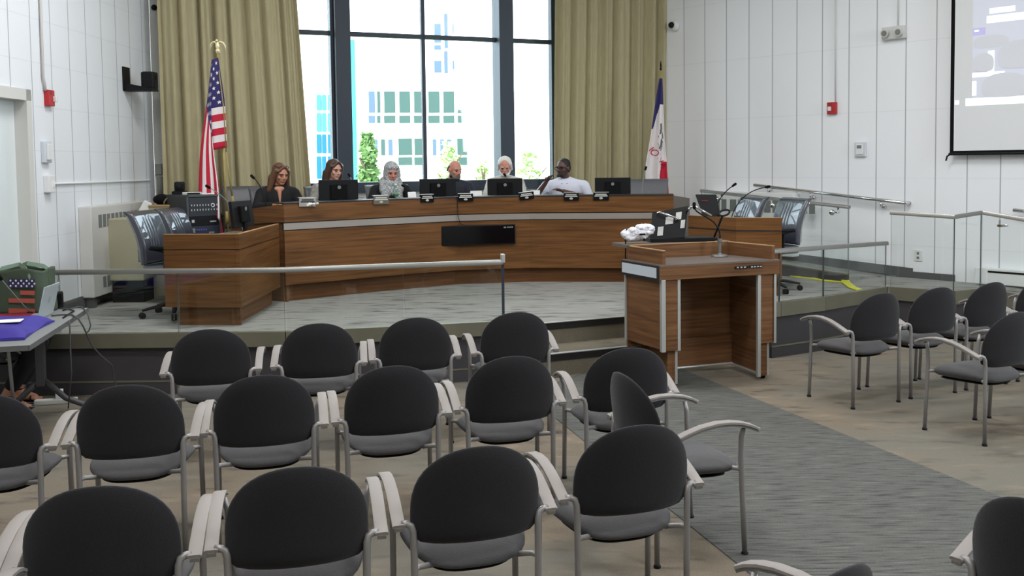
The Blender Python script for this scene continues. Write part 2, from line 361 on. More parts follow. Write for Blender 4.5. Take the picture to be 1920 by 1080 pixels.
# dark stage fascia with a light shadow-line moulding
def fascia(pts, idx):
    f = MB(); l = MB(); d = MB()
    for A, B in zip(pts, pts[1:]):
        f.wall(A, B, 0.05, 0.0, HS - 0.0); 
        dd = Vector((B[0] - A[0], B[1] - A[1])).normalized(); n = Vector((-dd.y, dd.x))
        l.wall((A[0] - n.x * .008, A[1] - n.y * .008), (B[0] - n.x * .008, B[1] - n.y * .008), 0.02, 0.098, 0.112)
        d.wall((A[0] - n.x * .004, A[1] - n.y * .004), (B[0] - n.x * .004, B[1] - n.y * .004), 0.02, 0.0, 0.095)
    struct(f.build('trim_fascia_%s' % idx, M['fascia'])); struct(l.build('trim_moulding_%s' % idx, M['steeld'])); struct(d.build('baseboard_%s' % idx, M['basegrey'] if idx == 'x' else M['fascia']))
fascia([(-4.65, 7.53), (-2.0, 7.53), (-0.33, 7.92)], 'left')
fascia([(2.06, 8.64), (2.61, 8.96), (3.05, 9.29), P1], 'right')
fascia([P1, P2], 'corner'); fascia([P2, P3], 'ramp')
side = MB(); side.prism([(-0.42, nose(-0.42)), (-0.33, 7.93), (-0.30, 7.93), (-0.38, nose(-0.42))], 0, HS + 0.0); struct(side.build('trim_cheek', M['fascia']))

# upper platform and the ramp along the right wall
cq = G(1592, 527, HS)                                  # foot of the ramp kerb, end
K1 = (cq.x, cq.y); K0 = (2.05, 12.62)                  # kerb line
up = MB(); up.prism([(-3.4, 10.72), (-2.9, 10.35), (-1.05, 11.62), (0.30, 11.72), (1.75, 11.5), (2.05, 12.62), (2.42, 13.35), (1.6, 14.3), (-4.72, 11.74)], HS, HU); struct(up.build('floor_upper_platform', M['stage']))
rm = MB(); rm.prism([K0, K1, RW(3.75), RW(1.2)], HS - 0.02, [HU, HS + 0.045, HS + 0.005, HU]); struct(rm.build('floor_ramp', M['stage']))
kb = MB(); kb.wall(K0, K1, -0.05, HS, [HU + 0.03, HS + 0.075]); struct(kb.build('trim_ramp_kerb', M['fascia']))
kb = MB(); kb.wall((K0[0], K0[1] - 0.003), (K1[0], K1[1] - 0.003), -0.055, [HU + 0.03, HS + 0.075], [HU + 0.045, HS + 0.09]); struct(kb.build('trim_kerb_cap', M['steeld']))
lr = MB(); lr.prism([P3, (5.5, 8.3), (6.55, 9.35), (5.15, 10.5)], -0.0, [HS, 0.17, 0.17, HS]); struct(lr.build('floor_lower_ramp', M['stage']))

# walls (local x runs along the wall)
def wall_obj(name, A, B, z0, z1, t, m, holes=()):
    A = Vector((A[0], A[1])); B = Vector((B[0], B[1])); L = (B - A).length; w = MB()
    xs_ = [0.0]; 
    for (h0, h1, hz0, hz1) in sorted(holes):
        w.bx(xs_[-1], h0, 0, t, z0, z1); 
        if hz0 > z0: w.bx(h0, h1, 0, t, z0, hz0)
        if hz1 < z1: w.bx(h0, h1, 0, t, hz1, z1)
        xs_.append(h1)
    w.bx(xs_[-1], L, 0, t, z0, z1)
    o = w.build(name, m); o.location = (A.x, A.y, 0); o.rotation_euler = (0, 0, math.atan2(B.y - A.y, B.x - A.x)); return struct(o)
dJ = LWp(50, 200); dL = (Vector((dJ.x, dJ.y)) - Vector(LW0)).length      # right jamb of the door on the left wall
ZD = LWp(30, 180).z
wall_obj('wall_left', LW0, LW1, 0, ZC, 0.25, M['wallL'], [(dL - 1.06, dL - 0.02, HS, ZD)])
wall_obj('wall_left_front', (-6.4, -3.0), (-6.4, 7.8), 0, ZC, 0.25, M['plain']); wall_obj('wall_left_return', (-6.5, 7.64), (LW0[0], 7.64), 0, ZC, 0.2, M['plain'])
wl0, wl1 = BWp(535, 200), BWp(1047, 200)
tl = lambda p: (Vector((p.x, p.y)) - Vector(BWa)).dot(BWD)
w0, w1 = tl(wl0), tl(wl1); ZS = BWp(830, 343).z
wall_obj('wall_back', BWa, BWb, 0, ZC, 0.3, M['plain'], [(w0, w1, ZS, 4.95)])
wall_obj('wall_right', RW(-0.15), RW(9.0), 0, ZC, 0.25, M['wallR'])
e = RW(9.0)
wall_obj('wall_side', e, (9.3, 2.0), 0, ZC, 0.25, M['plain']); wall_obj('wall_side_rear', (9.3, 2.0), (9.3, -3.1), 0, ZC, 0.25, M['plain'])
wall_obj('wall_rear', (9.4, -3.0), (-6.6, -3.0), 0, ZC, 0.25, M['plain'])
c_ = MB(); c_.prism([(-6.8, -3.3), (9.6, -3.3), (9.6, 15.2), (-6.8, 15.2)], ZC, ZC + 0.1); struct(c_.build('ceiling', M['ceil']))

# baseboards
def base_obj(name, A, B, z0, z1, t, m):
    b = MB(); b.wall(A, B, t, z0, z1); return struct(b.build(name, m))
lb0 = LW0[1]; 
base_obj('baseboard_left', (LWX(dJ.y + 0.1) + 0.002, dJ.y + 0.1), (LWX(11.6) + 0.002, 11.6), HS, HS + 0.13, -0.02, M['basegrey'])
b_ = MB(); p0, p1, p2 = RW(1.7, .002), RW(4.05, .002), RW(4.55, .002)
b_.wall(p0, p1, -0.02, [0.50, HS], [0.60, HS + 0.115]); struct(b_.build('baseboard_right', M['basegrey']))
base_obj('baseboard_right_low', p1, RW(4.55, .002), HS, HS + 0.075, -0.02, M['basegrey'])

# door on the left wall
dw = MB(); dw.bx(0.03, 1.01, 0.09, 0.135, HS + 0.005, ZD - 0.03); D = dw.build('door_1', mat('pale_door', (214, 220, 220), 0.5)); struct(D)
D.location = (LW0[0] + (dL - 1.06) * math.cos(LANG), LW0[1] + (dL - 1.06) * math.sin(LANG), 0); D.rotation_euler = (0, 0, LANG)
hd = MB(); hd.lathe([(0.028, 0), (0.028, 0.01), (0.012, 0.012), (0.012, 0.05)]).tube([(0, 0, 0.05), (-0.1, 0, 0.05)], 0.009)
h_ = hd.build('door_handle', M['chrome'], D, auto=40); h_.location = (0.10, 0.088, HS + 1.0); h_.rotation_euler = (PI / 2, 0, 0)
df = MB(); x0, x1 = -0.06, 1.10
df.bx(x0, 0.03, -0.025, 0.25, HS, ZD + 0.07).bx(1.01, x1, -0.025, 0.25, HS, ZD + 0.07).bx(x0, x1, -0.025, 0.25, ZD - 0.03, ZD + 0.07)
df.build('door_frame', mat('door_frame_paint', (206, 204, 198), 0.5), D)

# ------------------------------------------------------------------ the big window
W = thing('window_1', 'tall dark framed window wall behind the dais between two olive curtains', 'window', (BWa[0], BWa[1], 0), BANG); W['kind'] = 'structure'
def bwl(px, py): p = BWp(px, py); return tl(p)
zt = BWp(800, 68).z
cA = (bwl(622, 160), bwl(657, 160)); cB = (bwl(934, 160), bwl(964, 160)); cM = (bwl(794.5, 180), bwl(801.5, 180))
def mull(x0, x1, z0, z1, y0, y1, nm): b = MB(); b.bx(x0, x1, y0, y1, z0, z1, 0.006); return b.build(nm, M['darkframe'], W)
mull(cA[0] + 0.045, cA[1], ZS, 4.95, -0.08, 0.22, 'window_column'); mull(cB[0], cB[1] - 0.03, ZS, 4.95, -0.08, 0.22, 'window_column')
mull(cA[0], cA[0] + 0.04, ZS, 4.95, 0.02, 0.2, 'window_column_trim'); mull(cB[1] - 0.028, cB[1], ZS, 4.95, 0.02, 0.2, 'window_column_trim')
mull(cM[0], cM[1], ZS, 4.95, 0.06, 0.14, 'mullion')
mull(w0, w0 + 0.08, ZS, 4.95, 0.04, 0.16, 'window_jamb'); mull(w1 - 0.08, w1, ZS, 4.95, 0.04, 0.16, 'window_jamb')
mull(w0, w1, zt - 0.03, zt + 0.03, 0.06, 0.14, 'transom'); mull(w0, w1, 4.87, 4.95, 0.04, 0.16, 'window_head')
mull(w0, w1, ZS - 0.10, ZS + 0.03, -0.06, 0.2, 'window_sill')
for (x0, x1) in ((w0 + .08, cA[0]), (cA[1], cM[0]), (cM[1], cB[0]), (cB[1], w1 - .08)):
    for (z0, z1) in ((ZS + .03, zt - .03), (zt + .03, 4.87)):
        b = MB(); b.bx(x0, x1, 0.095, 0.101, z0, z1); b.build('window_pane', M['glassw'], W)
pt = bpy.data.lights.new('window_portal', 'AREA'); pt.shape = 'RECTANGLE'; pt.size = w1 - w0; pt.size_y = 4.95 - ZS
po = bpy.data.objects.new('window_portal', pt); COL.objects.link(po); pt.cycles.is_portal = True
mid = Vector(BWa) + BWD * ((w0 + w1) / 2); po.location = (mid.x, mid.y, (ZS + 4.95) / 2) ; po.location.x += -BWD.y * 0.28; po.location.y += BWD.x * 0.28
po.rotation_euler = Vector((BWD.y, -BWD.x, 0)).to_track_quat('-Z', 'Y').to_euler()
# convector enclosure below the window sill
cv = thing('convector', 'long white convector enclosure under the dark window sill', 'radiator', (BWa[0], BWa[1], 0), BANG)
b = MB(); b.bx(w0 + 0.45, w1 - 0.35, -0.24, -0.065, HU + 0.02, ZS - 0.17, 0.01); b.build('cabinet', M['cream'], cv)
b = MB(); 
for i in range(26): x = w0 + 0.55 + i * (w1 - w0 - 1.0) / 26; b.bx(x, x + 0.07, -0.22, -0.10, ZS - 0.171, ZS - 0.166)
b.build('grille', M['grill'], cv)

# ------------------------------------------------------------------ curtains
def curtain(name, label, tL, tR, bL, bR, seed, off, folds):
    rnd = random.Random(seed); ph = [rnd.uniform(0, 6.28) for _ in range(8)]
    top = 5.0; bot = HU + 0.02
    A = BWp(*tL, off); B = BWp(*tR, off); C = BWp(*bL, off); Dd = BWp(*bR, off)
    def xat(u, z):
        e0 = A.lerp(C, (A.z - z) / (A.z - C.z)); e1 = B.lerp(Dd, (B.z - z) / (B.z - Dd.z))
        return tl(e0) * (1 - u) + tl(e1) * u
    def f(u, t):
        z = top + (bot - top) * t
        uu = u + 0.014 * math.sin(folds * 1.3 * u + ph[0] + t * 0.9) + 0.01 * math.sin(5 * u * 2 * PI + ph[1])
        w = math.sin(folds * 2 * PI * uu + ph[2] + 0.5 * math.sin(3 * u + t * 1.2)); w2 = math.sin(folds * 2.27 * PI * uu * 1.7 + ph[3])
        d = -0.085 * (1 - 2 * abs(math.sin(folds * PI * uu + ph[2])) ** 0.62) * (0.75 + 0.3 * math.sin(5 * u + ph[5])) + 0.022 * w2 + 0.006 * math.sin(folds * 5.1 * PI * u + ph[4])
        return Vector((xat(u, z), -off - d * (0.75 + 0.35 * t), z))
    o = MB().grid(f, 230, 24).build(name, M['curtain'], None, smooth=True)
    o.location = (BWa[0], BWa[1], 0); o.rotation_euler = (0, 0, BANG)
    md = o.modifiers.new('thick', 'SOLIDIFY'); md.thickness = 0.004
    return tag(o, label, 'curtain', None)
curtain('curtain', 'floor-length olive curtain left of the window, behind the striped flag', (294, 0), (556, 0), (306, 345), (581, 345), 3, 0.34, 8.5)
curtain('curtain', 'floor-length olive curtain right of the window, by the blue, white and red flag', (1040, 0), (1254, 0), (1036, 345), (1250, 345), 11, 0.34, 8)

# ------------------------------------------------------------------ stacking chairs
def outline(a):
    s, c = math.sin(a), math.cos(a); z0 = 0.605
    if s >= 0: n = 2.2; b = 0.226
    else: n = 7.0; b = 0.120
    k = (abs(c / 0.23) ** n + abs(s / b) ** n) ** (-1 / n)
    return c * k, z0 + s * k
def back_mesh():
    b = MB(); na = 48; rad = [0, .35, .6, .8, .92, .975, 1.0]
    def surf(x, z, side, r):
        bow = 0.055 * (x / 0.23) ** 2; y = -0.022 + bow - (z - 0.5) * 0.13
        th = 0.024 * (1 - r ** 7) + 0.004
        return (x, y + side * th, z)
    R = []
    for side in (-1, 1):
        rings = []
        for r in rad:
            if r == 0: rings.append([b.b.verts.new(surf(0, 0.605, side, 0))]); continue
            rings.append([b.b.verts.new(surf((outline(2 * PI * k / na)[0]) * r, 0.605 + (outline(2 * PI * k / na)[1] - 0.605) * r, side, r)) for k in range(na)])
        for k in range(na): b.b.faces.new((rings[0][0], rings[1][k], rings[1][(k + 1) % na]))
        for p, q in zip(rings[1:], rings[2:]):
            for k in range(na): b.b.faces.new((p[k], q[k], q[(k + 1) % na], p[(k + 1) % na]))
        R.append(rings[-1])
    for k in range(na): b.b.faces.new((R[0][k], R[0][(k + 1) % na], R[1][(k + 1) % na], R[1][k]))
    return b
def seat_mesh(z_off=0.0, grow=1.0, th=0.078):
    b = MB(); na = 44; rad = [0, .4, .7, .88, .96, 1.0]; tops = []
    def pt(a, r, up):
        c, s = math.cos(a), math.sin(a); n = 3.2
        hw = 0.222 + 0.022 * s
        k = (abs(c) ** n + abs(s) ** n) ** (-1 / n); x = c * k * hw * r * grow; y = 0.235 + s * k * 0.232 * r * grow
        t = (y - 0.235) / 0.232
        zz = 0.452 - 0.010 * t - 0.018 * max(0, t) ** 3 - 0.030 * max(0, -t) ** 3 - 0.012 * (1 - (x / 0.23) ** 2) * (1 - t * t)
        return (x, y, zz + z_off - (0 if up else th) + (th * 0.42 * (1 if not up else -1)) * (max(0, r - 0.6) / 0.4) ** 3)
    for up in (0, 1):
        rings = []
        for r in rad:
            rings.append([b.b.verts.new(pt(0, 0, up))] if r == 0 else [b.b.verts.new(pt(2 * PI * k / na, r, up)) for k in range(na)])
        for k in range(na): b.b.faces.new((rings[0][0], rings[1][k], rings[1][(k + 1) % na]))
        for p, q in zip(rings[1:], rings[2:]):
            for k in range(na): b.b.faces.new((p[k], q[k], q[(k + 1) % na], p[(k + 1) % na]))
        tops.append(rings[-1])
    for k in range(na): b.b.faces.new((tops[0][k], tops[0][(k + 1) % na], tops[1][(k + 1) % na], tops[1][k]))
    return b
def make_chair():
    t = thing('stacking_chair', '', 'chair')
    seat_mesh().build('seat', M['fabs'], t, smooth=True)
    seat_mesh(-0.074, 0.80, 0.022).build('seat_pan', M['black'], t, smooth=True)
    back_mesh().build('backrest', M['fab'], t, smooth=True)
    for s in (-1, 1):
        l = MB().tube([(s * .219, 0, 0.006), (s * .220, 0, .3), (s * .222, 0, .50), (s * .223, .002, .535), (s * .229, .006, .555), (s * .243, .01, .562), (s * .262, .014, .563)], 0.0125, 10).build('leg', M['frame'], t, smooth=True)
        MB().lathe([(0.016, 0.0), (0.017, 0.008), (0.014, 0.014)], (s * .219, 0, 0), 12).build('glide', M['black'], l)
        l = MB().tube([(s * .245, .435, 0.006), (s * .243, .425, .25), (s * .243, .415, .45), (s * .248, .415, .55), (s * .262, .415, .592)], 0.0125, 10).build('leg', M['frame'], t, smooth=True)
        MB().lathe([(0.016, 0.0), (0.017, 0.008), (0.014, 0.014)], (s * .245, .435, 0), 12).build('glide', M['black'], l)
        arc = [(s * .272, y, z) for y, z in ((-.004, .560), (.02, .567), (.06, .582), (.12, .603), (.19, .622), (.27, .632), (.34, .630), (.40, .620), (.45, .604), (.485, .586))]
        a = MB().strip([(x, y, z - 0.012) for x, y, z in arc], 0.030, 0.014, (1, 0, 0)).build('armrest', M['frame'], t)
        MB().strip(arc, 0.044, 0.012, (1, 0, 0)).build('arm_pad', M['pad'], a, auto=50)
        MB().tube([(s * .15, .05, .392), (s * .205, .03, .398), (s * .222, .0, .40)], 0.011, 8).build('seat_support', M['frame'], t, smooth=True)
        MB().tube([(s * .15, .38, .392), (s * .22, .40, .398), (s * .243, .416, .40)], 0.011, 8).build('seat_support', M['frame'], t, smooth=True)
    return t
R_ = math.radians
CH = [
 (-1.383, 2.942, 12.7, 'near row of grey chairs: leftmost whole one in the bottom left corner', 'L'),
 (-0.815, 3.106, 14.2, 'charcoal chair in the near row, at the bottom edge, second whole one from the left', 'L'),
 (-0.241, 3.307, 16.0, 'charcoal chair in the near row, at the bottom edge, third whole one from the left', 'L'),
 (0.328, 3.550, 17.2, 'charcoal chair ending the near row at the grey aisle, before the sideways chair', 'L'),
 (-1.955, 2.800, 12.0, 'grey chair cut by the left edge, only its arm shows beside the near row', 'L'),
 (-1.872, 4.297, 12.0, 'charcoal chair in the middle row, second from the left edge, before the table', 'L'),
 (-1.314, 4.466, 14.5, 'charcoal chair in the middle row, third from the left edge', 'L'),
 (-0.740, 4.637, 15.6, 'charcoal chair in the middle row, middle of its five whole chairs', 'L'),
 (-0.171, 4.834, 14.6, 'charcoal chair in the middle row, next left of the one at its aisle end', 'L'),
 (0.434, 5.017, 11.4, 'charcoal chair ending the middle row at the aisle, partly behind the sideways chair', 'L'),
 (-2.455, 4.160, 13.0, 'charcoal chair of the middle row, cut in half by the left edge', 'L'),
 (-2.000, 5.734, 13.0, 'charcoal chair at the left end of the front row, nearest the table', 'L'),
 (-1.388, 5.897, 11.0, 'charcoal chair in the front row facing the glass rail, second from its left end', 'L'),
 (-0.814, 6.070, 12.0, 'charcoal chair in the front row facing the glass rail, third from its left end', 'L'),
 (-0.185, 6.249, 12.5, 'charcoal chair at the right end of the front row, below the glass rail end', 'L'),
 (0.412, 4.379, -69.0, 'charcoal chair turned sideways to face the grey aisle', 'S'),
 (2.412, 6.926, 25.1, 'charcoal chair right of the podium, nearest to it in the right block', 'R'),
 (2.936, 7.195, 22.9, 'charcoal chair second from the podium in the front row of the right block', 'R'),
 (3.455, 7.454, 25.8, 'charcoal chair third from the podium in the front row of the right block', 'R'),
 (3.985, 7.715, 25.0, 'charcoal chair at the right edge, fourth from the podium in its row, mostly cut off', 'R'),
 (2.932, 6.017, 27.7, 'charcoal chair in the second row of the right block, cut by the right edge', 'R'),
 (3.475, 6.275, 26.0, 'grey chair hidden behind the right edge chair, only a front leg shows', 'R'),
 (0.660, 2.275, 38.0, 'grey chair at the bottom edge, only its top and left arm showing', 'B'),
 (1.435, 2.70, -52.0, 'large charcoal chair back in the bottom right corner', 'B'),
 (-1.735, 2.31, 14.0, 'grey chair in the bottom left corner, only an arm tip showing', 'B'),
]
chair0 = make_chair()
for i, (x, y, a, lab, blk) in enumerate(CH):
    c = chair0 if i == 0 else copy_tree(chair0)
    c.location = (x, y, 0); c.rotation_euler = (0, 0, R_(a)); c['label'] = lab
    c['group'] = {'L': 'audience chairs left of the aisle', 'R': 'audience chairs right of the aisle', 'S': 'audience chairs left of the aisle', 'B': 'audience chairs at the bottom edge'}[blk]

# ------------------------------------------------------------------ guard rails
def guard(name, label, pts, z_shoe, h_shoe, z_top, joints, ends=(), t=0.06, slope=None, glass_gap=0.012):
    """pts: plan polyline; joints: list of plan cut positions per segment (fractions)"""
    T = thing(name, label, 'railing', (pts[0][0], pts[0][1], 0)); o = Vector((pts[0][0], pts[0][1]))
    P = [Vector(p) - o for p in pts]
    zs = z_shoe if isinstance(z_shoe, (list, tuple)) else [z_shoe] * len(P); zt_ = z_top if isinstance(z_top, (list, tuple)) else [z_top] * len(P)
    sh = MB(); tr = MB(); gl = []
    for i in range(len(P) - 1):
        A, B = P[i], P[i + 1]; d = (B - A).normalized(); n = Vector((-d.y, d.x))
        if h_shoe: sh.wall(A - n * t / 2, B - n * t / 2, t, [zs[i], zs[i + 1]], [zs[i] + h_shoe, zs[i + 1] + h_shoe])
        cuts = [0.0] + list(joints[i]) + [1.0]
        for k in range(len(cuts) - 1):
            L = (B - A).length; g0 = cuts[k] + glass_gap / 2 / L; g1 = cuts[k + 1] - glass_gap / 2 / L
            a = A.lerp(B, g0); b = A.lerp(B, g1); f = lambda q, w: w[i] + (w[i + 1] - w[i]) * q
            gb = MB(); gb.wall(a - n * 0.006, b - n * 0.006, 0.012, [f(g0, zs) + h_shoe - 0.0, f(g1, zs) + h_shoe - 0.0], [f(g0, zt_) - 0.038, f(g1, zt_) - 0.038]); gb.b.faces.ensure_lookup_table(); gb.b.faces[3].material_index = 1; gb.b.faces[5].material_index = 1; gl.append(gb)
    tr.strip([(p.x, p.y, z - 0.019) for p, z in zip(P, zt_)], 0.055, 0.038)
    if h_shoe: sh.build('base_shoe', M['steeld'], T)
    tr.build('top_rail', M['steel'], T, auto=40)
    for g in gl: g.build('glass_panel', [M['glassr'], mat('glass_edge', (70, 84, 82), .3)], T)
    return T
gA = [(-4.62, 7.53), (-2.02, 7.50), (-0.33, 7.90)]
jx = lambda px, A, B: (Vector(PL(px, 560, A, B).xy) - Vector(A)).length / (Vector(B) - Vector(A)).length
GR = guard('glass_guard_rail', 'long low glass guard rail along the front left stage edge', gA, HS + 0.004, 0.115, 0.998, [[jx(110, gA[0], gA[1]), jx(334, gA[0], gA[1])], [jx(757, gA[1], gA[2])]])
b = MB(); b.box((-0.33 + 4.62, 7.90 - 7.53, 0.5 * (1.035 + HS + 0.12)), (0.022, 0.022, 1.035 - HS - 0.12)); b.build('end_post', M['darkframe'], GR)
b = MB(); b.box((-0.33 + 4.62, 7.90 - 7.53, 1.01), (0.03, 0.06, 0.07), Euler((0, 0, 0.24)), 0.004); b.build('end_cap', M['alu'], GR)
gB = [(1.90, 8.55), (2.13, 8.655), (2.62, 8.965), P1]
guard('glass_guard_rail', 'low curved glass guard rail right of the podium on the stage edge', gB, HS + 0.006, 0.13, [0.995, 0.992, 0.988, 0.964], [[], [], []])
gC = [(P1[0] + 0.035, P1[1] - 0.02), P2, P3, (4.60, 9.12), (5.25, 8.5)]
gC_ = guard('glass_guard_rail', 'tall glass guard rail around the lower ramp at the right edge', gC, [HS + .006, HS + .006, HS + .006, 0.35, 0.30], 0.13, [1.271, 1.243, 1.271, 1.212, 1.15], [[], [], [], []])
o2 = Vector((gC[0][0], gC[0][1])); pq = AT(1869, 410, 9.3)
b = MB(); b.tube([(4.45 - o2.x, 9.23 - o2.y, 1.14), (4.45 - o2.x, 9.36 - o2.y, 1.12), (4.47 - o2.x, 9.40 - o2.y, 1.17)], 0.012).lathe([(0.05, -0.01), (0.05, 0.01)], (4.42 - o2.x, 9.24 - o2.y, 1.135)); b.build('rail_bracket', M['chrome'], gC_)
# glass with handrail between stage and upper ramp
kd = (Vector(K1) - Vector(K0)); J = [Vector(K0) + kd * 0.02, Vector(K1)]
hr0 = AT(1340, 361, 12.3); 
gd = guard('glass_guard_rail', 'glass panel with sloping steel rail on the kerb of the upper ramp', [tuple(J[0]), tuple(J[1])], [HU + 0.047, HS + 0.092], 0.0, [1.415, 1.252], [[0.55]])
for f_ in (0.12, 0.52, 0.90):
    p = J[0].lerp(J[1], f_); z = 1.415 + (1.252 - 1.415) * f_ - 0.10; q = p - J[0]
    b = MB(); b.ell((q.x - 0.02, q.y - 0.03, z), (0.034, 0.02, 0.034)).tube([(q.x, q.y - 0.02, z), (q.x + 0.05, q.y - 0.05, z), (q.x + 0.05, q.y - 0.03, z + 0.07)], 0.012); b.build('rail_bracket', M['chrome'], gd, smooth=True)
# wall handrails
def handrail(label, p0, p1, brs):
    a, b2 = RWp(*p0, 0.09), RWp(*p1, 0.09)
    T = thing('wall_handrail', label, 'handrail', a); o = Vector(a); r = MB(); d = (b2 - a); n = Vector((-RWN.x, -RWN.y, 0))
    r.tube([Vector((0, 0, 0)), d * 0.985, d + n * 0.03, d + n * 0.088], 0.021, 12).build('rail', M['chrome'], T, smooth=True)
    for f_ in brs:
        q = d * f_; b = MB(); b.tube([q + Vector((0, 0, -0.02)), q + Vector((0, 0, -0.07)), q + n * 0.085 + Vector((0, 0, -0.075))], 0.009).ell(q + n * 0.075 + Vector((0, 0, -0.075)), 0.034)
        b.build('bracket', M['chrome'], T, smooth=True)
    return T
handrail('sloping steel handrail on the right wall above the upper ramp', (1414, 347), (1699, 381), (0.10, 0.40, 0.85))
handrail('steel handrail end at the right edge beside the wall heater', (1900, 394), (1985, 404), (0.5,))

# ------------------------------------------------------------------ dais desk
DT = 1.392
dF = [(-2.662, 9.923), (-1.85, 10.571), (-0.983, 11.160), (-0.15, 11.315), (0.40, 11.25), (1.520, 11.127)]
def off_line(pts, d):
    out = []
    for i, p in enumerate(pts):
        a = Vector(pts[max(i - 1, 0)]); b = Vector(pts[min(i + 1, len(pts) - 1)]); t = (b - a).normalized(); n = Vector((-t.y, t.x)); q = Vector(p) + n * d; out.append((q.x, q.y))
    return out
def run(mb, pts, d0, d1, z0, z1):
    a = off_line(pts, d0); c = off_line(pts, d1)
    for i in range(len(pts) - 1): mb.prism([a[i], a[i + 1], c[i + 1], c[i]], z0, z1)
    return mb
DD = thing('dais_desk', 'long curved walnut council desk with a grey inlay band', 'desk', (0, 0, HS))
def dz(mb): bmesh.ops.translate(mb.b, vec=(0, 0, -HS), verts=mb.b.verts[:]); return mb
dz(run(MB(), dF, 0.0, 0.04, 1.205, DT)).build('upper_panel', M['wood'], DD)
dz(run(MB(), dF, 0.02, 0.05, 1.115, 1.205)).build('groove', M['groove'], DD)
dz(run(MB(), dF, 0.008, 0.02, 1.125, 1.194)).build('inlay_band', mat('grey_inlay', (150, 142, 134), 0.4, 0.3), DD)
dz(run(MB(), dF, 0.0, 0.04, 0.552, 1.115)).build('front_panel', M['wood'], DD)
dz(run(MB(), dF, 0.10, 0.16, HS, 0.552)).build('toe_kick', wood('walnut_toe', (84, 54, 34), (112, 76, 46)), DD)
dz(run(MB(), dF, -0.004, 0.30, DT, DT + 0.012)).build('ledge', M['groove'], DD)
dz(run(MB(), dF, 0.04, 0.80, 1.25, 1.285)).build('worktop', M['lam'], DD)
LE = (-3.36, 10.33); lz = [1.167, 1.205]
b = MB(); b.wall(LE, dF[0], 0.04, lz, [1.305, DT]); dz(b).build('end_panel', M['wood'], DD)
b = MB(); b.wall((LE[0] + .01, LE[1] + .02), (dF[0][0] - .0, dF[0][1] + .03), 0.03, HS, [1.16, 1.20]); dz(b).build('end_panel_lower', M['wood'], DD)
b = MB(); b.wall(dF[-1], (1.78, 11.62), 0.04, 0.552, [DT, 1.34]); dz(b).build('end_panel', M['lam'], DD)

# cable drooping over the desk front, TV
def desk_at(px, d=0.0, z=1.30):
    """point on the desk front curve (offset d behind it) that lies under photo column px"""
    pts = off_line(dF, d); k = ray(px, 370); kk = k.x / k.y
    for a, c in zip(pts, pts[1:]):
        f0 = a[0] - kk * a[1]; f1 = c[0] - kk * c[1]
        if f0 <= 0 <= f1 or f1 <= 0 <= f0:
            t = f0 / (f0 - f1); q = (a[0] + (c[0] - a[0]) * t, a[1] + (c[1] - a[1]) * t)
            return Vector((q[0], q[1], z)), math.atan2(c[1] - a[1], c[0] - a[0])
    a, c = (pts[0], pts[1]) if (pts[0][0] - kk * pts[0][1]) > 0 else (pts[-2], pts[-1])
    f0 = a[0] - kk * a[1]; f1 = c[0] - kk * c[1]; t = f0 / (f0 - f1)
    return Vector((a[0] + (c[0] - a[0]) * t, a[1] + (c[1] - a[1]) * t, z)), math.atan2(c[1] - a[1], c[0] - a[0])
pL_ = PL(825, 424, dF[2], dF[3]); pR_ = PL(965, 424, dF[3], dF[4]); zb_ = PL(895, 459, dF[2], dF[4]).z; ztv = PL(895, 422, dF[2], dF[4]).z
cT, aT = desk_at(895, -0.035); wT = (pR_ - pL_).length
TV = thing('display_screen', 'wide black display panel hung on the front of the council desk', 'screen', (cT.x, cT.y, zb_), math.atan2(pR_.y - pL_.y, pR_.x - pL_.x))
hT = ztv - zb_
MB().bx(-wT / 2, wT / 2, -0.025, 0.03, 0, hT, 0.006).build('housing', M['black'], TV)
MB().bx(-wT / 2 + .012, wT / 2 - .012, -0.028, -0.024, 0.012, hT - .012).build('screen', M['screen'], TV)
b = MB(); 
for k, x in enumerate((0.30, 0.34, 0.365, 0.39)): b.bx(x, x + (0.022 if k else 0.03), -0.030, -0.027, hT - 0.04, hT - 0.025)
b.build('indicator', M['grill'], TV)
cp = [desk_at(857, -0.012, DT + .02)[0], desk_at(857.5, -0.014, 1.30)[0], desk_at(858, -0.016, 1.18)[0], desk_at(862, -0.02, 1.10)[0], desk_at(874, -0.022, 1.055)[0], desk_at(890, -0.022, 1.045)[0], desk_at(905, -0.022, 1.05)[0], desk_at(918, -0.022, 1.07)[0]]
tag(MB().tube(cp, 0.0035, 6).build('cable', M['black'], None, smooth=True), 'thin black cable drooping down the desk front to the display', 'cable')

# wing desks
def wing(label, fr, inner_end, back, worktop):
    T = thing('wing_desk', label, 'desk', (0, 0, HS)); A, B = fr
    def seg(P, Q, nm):
        b = MB(); b.wall(P, Q, 0.035, 1.062, 1.192); dz(b).build(nm + '_upper', M['wood'], T)
        b = MB(); d = (Vector(Q) - Vector(P)).normalized(); n = Vector((-d.y, d.x)) * 0.008
        b.wall((P[0] + n.x, P[1] + n.y), (Q[0] + n.x, Q[1] + n.y), 0.02, 1.05, 1.066); dz(b).build(nm + '_groove', M['groove'], T)
        b = MB(); b.wall(P, Q, 0.035, 0.547, 1.053); dz(b).build(nm, M['wood'], T)
        b = MB(); n2 = n * 10; b.wall((P[0] + n2.x + d.x * .08, P[1] + n2.y + d.y * .08), (Q[0] + n2.x - d.x * .04, Q[1] + n2.y - d.y * .04), 0.03, HS, 0.548); dz(b).build('toe_kick', M['wood'], T)
        b = MB(); b.wall(P, Q, 0.037, 1.192, 1.197); dz(b).build('edge_band', M['edge'], T)
    seg(A, B, 'front_panel'); seg(B, inner_end, 'side_panel') if inner_end else None
    b = MB(); b.prism(worktop, 1.085, 1.115); dz(b).build('worktop', M['lam'], T)
    return T
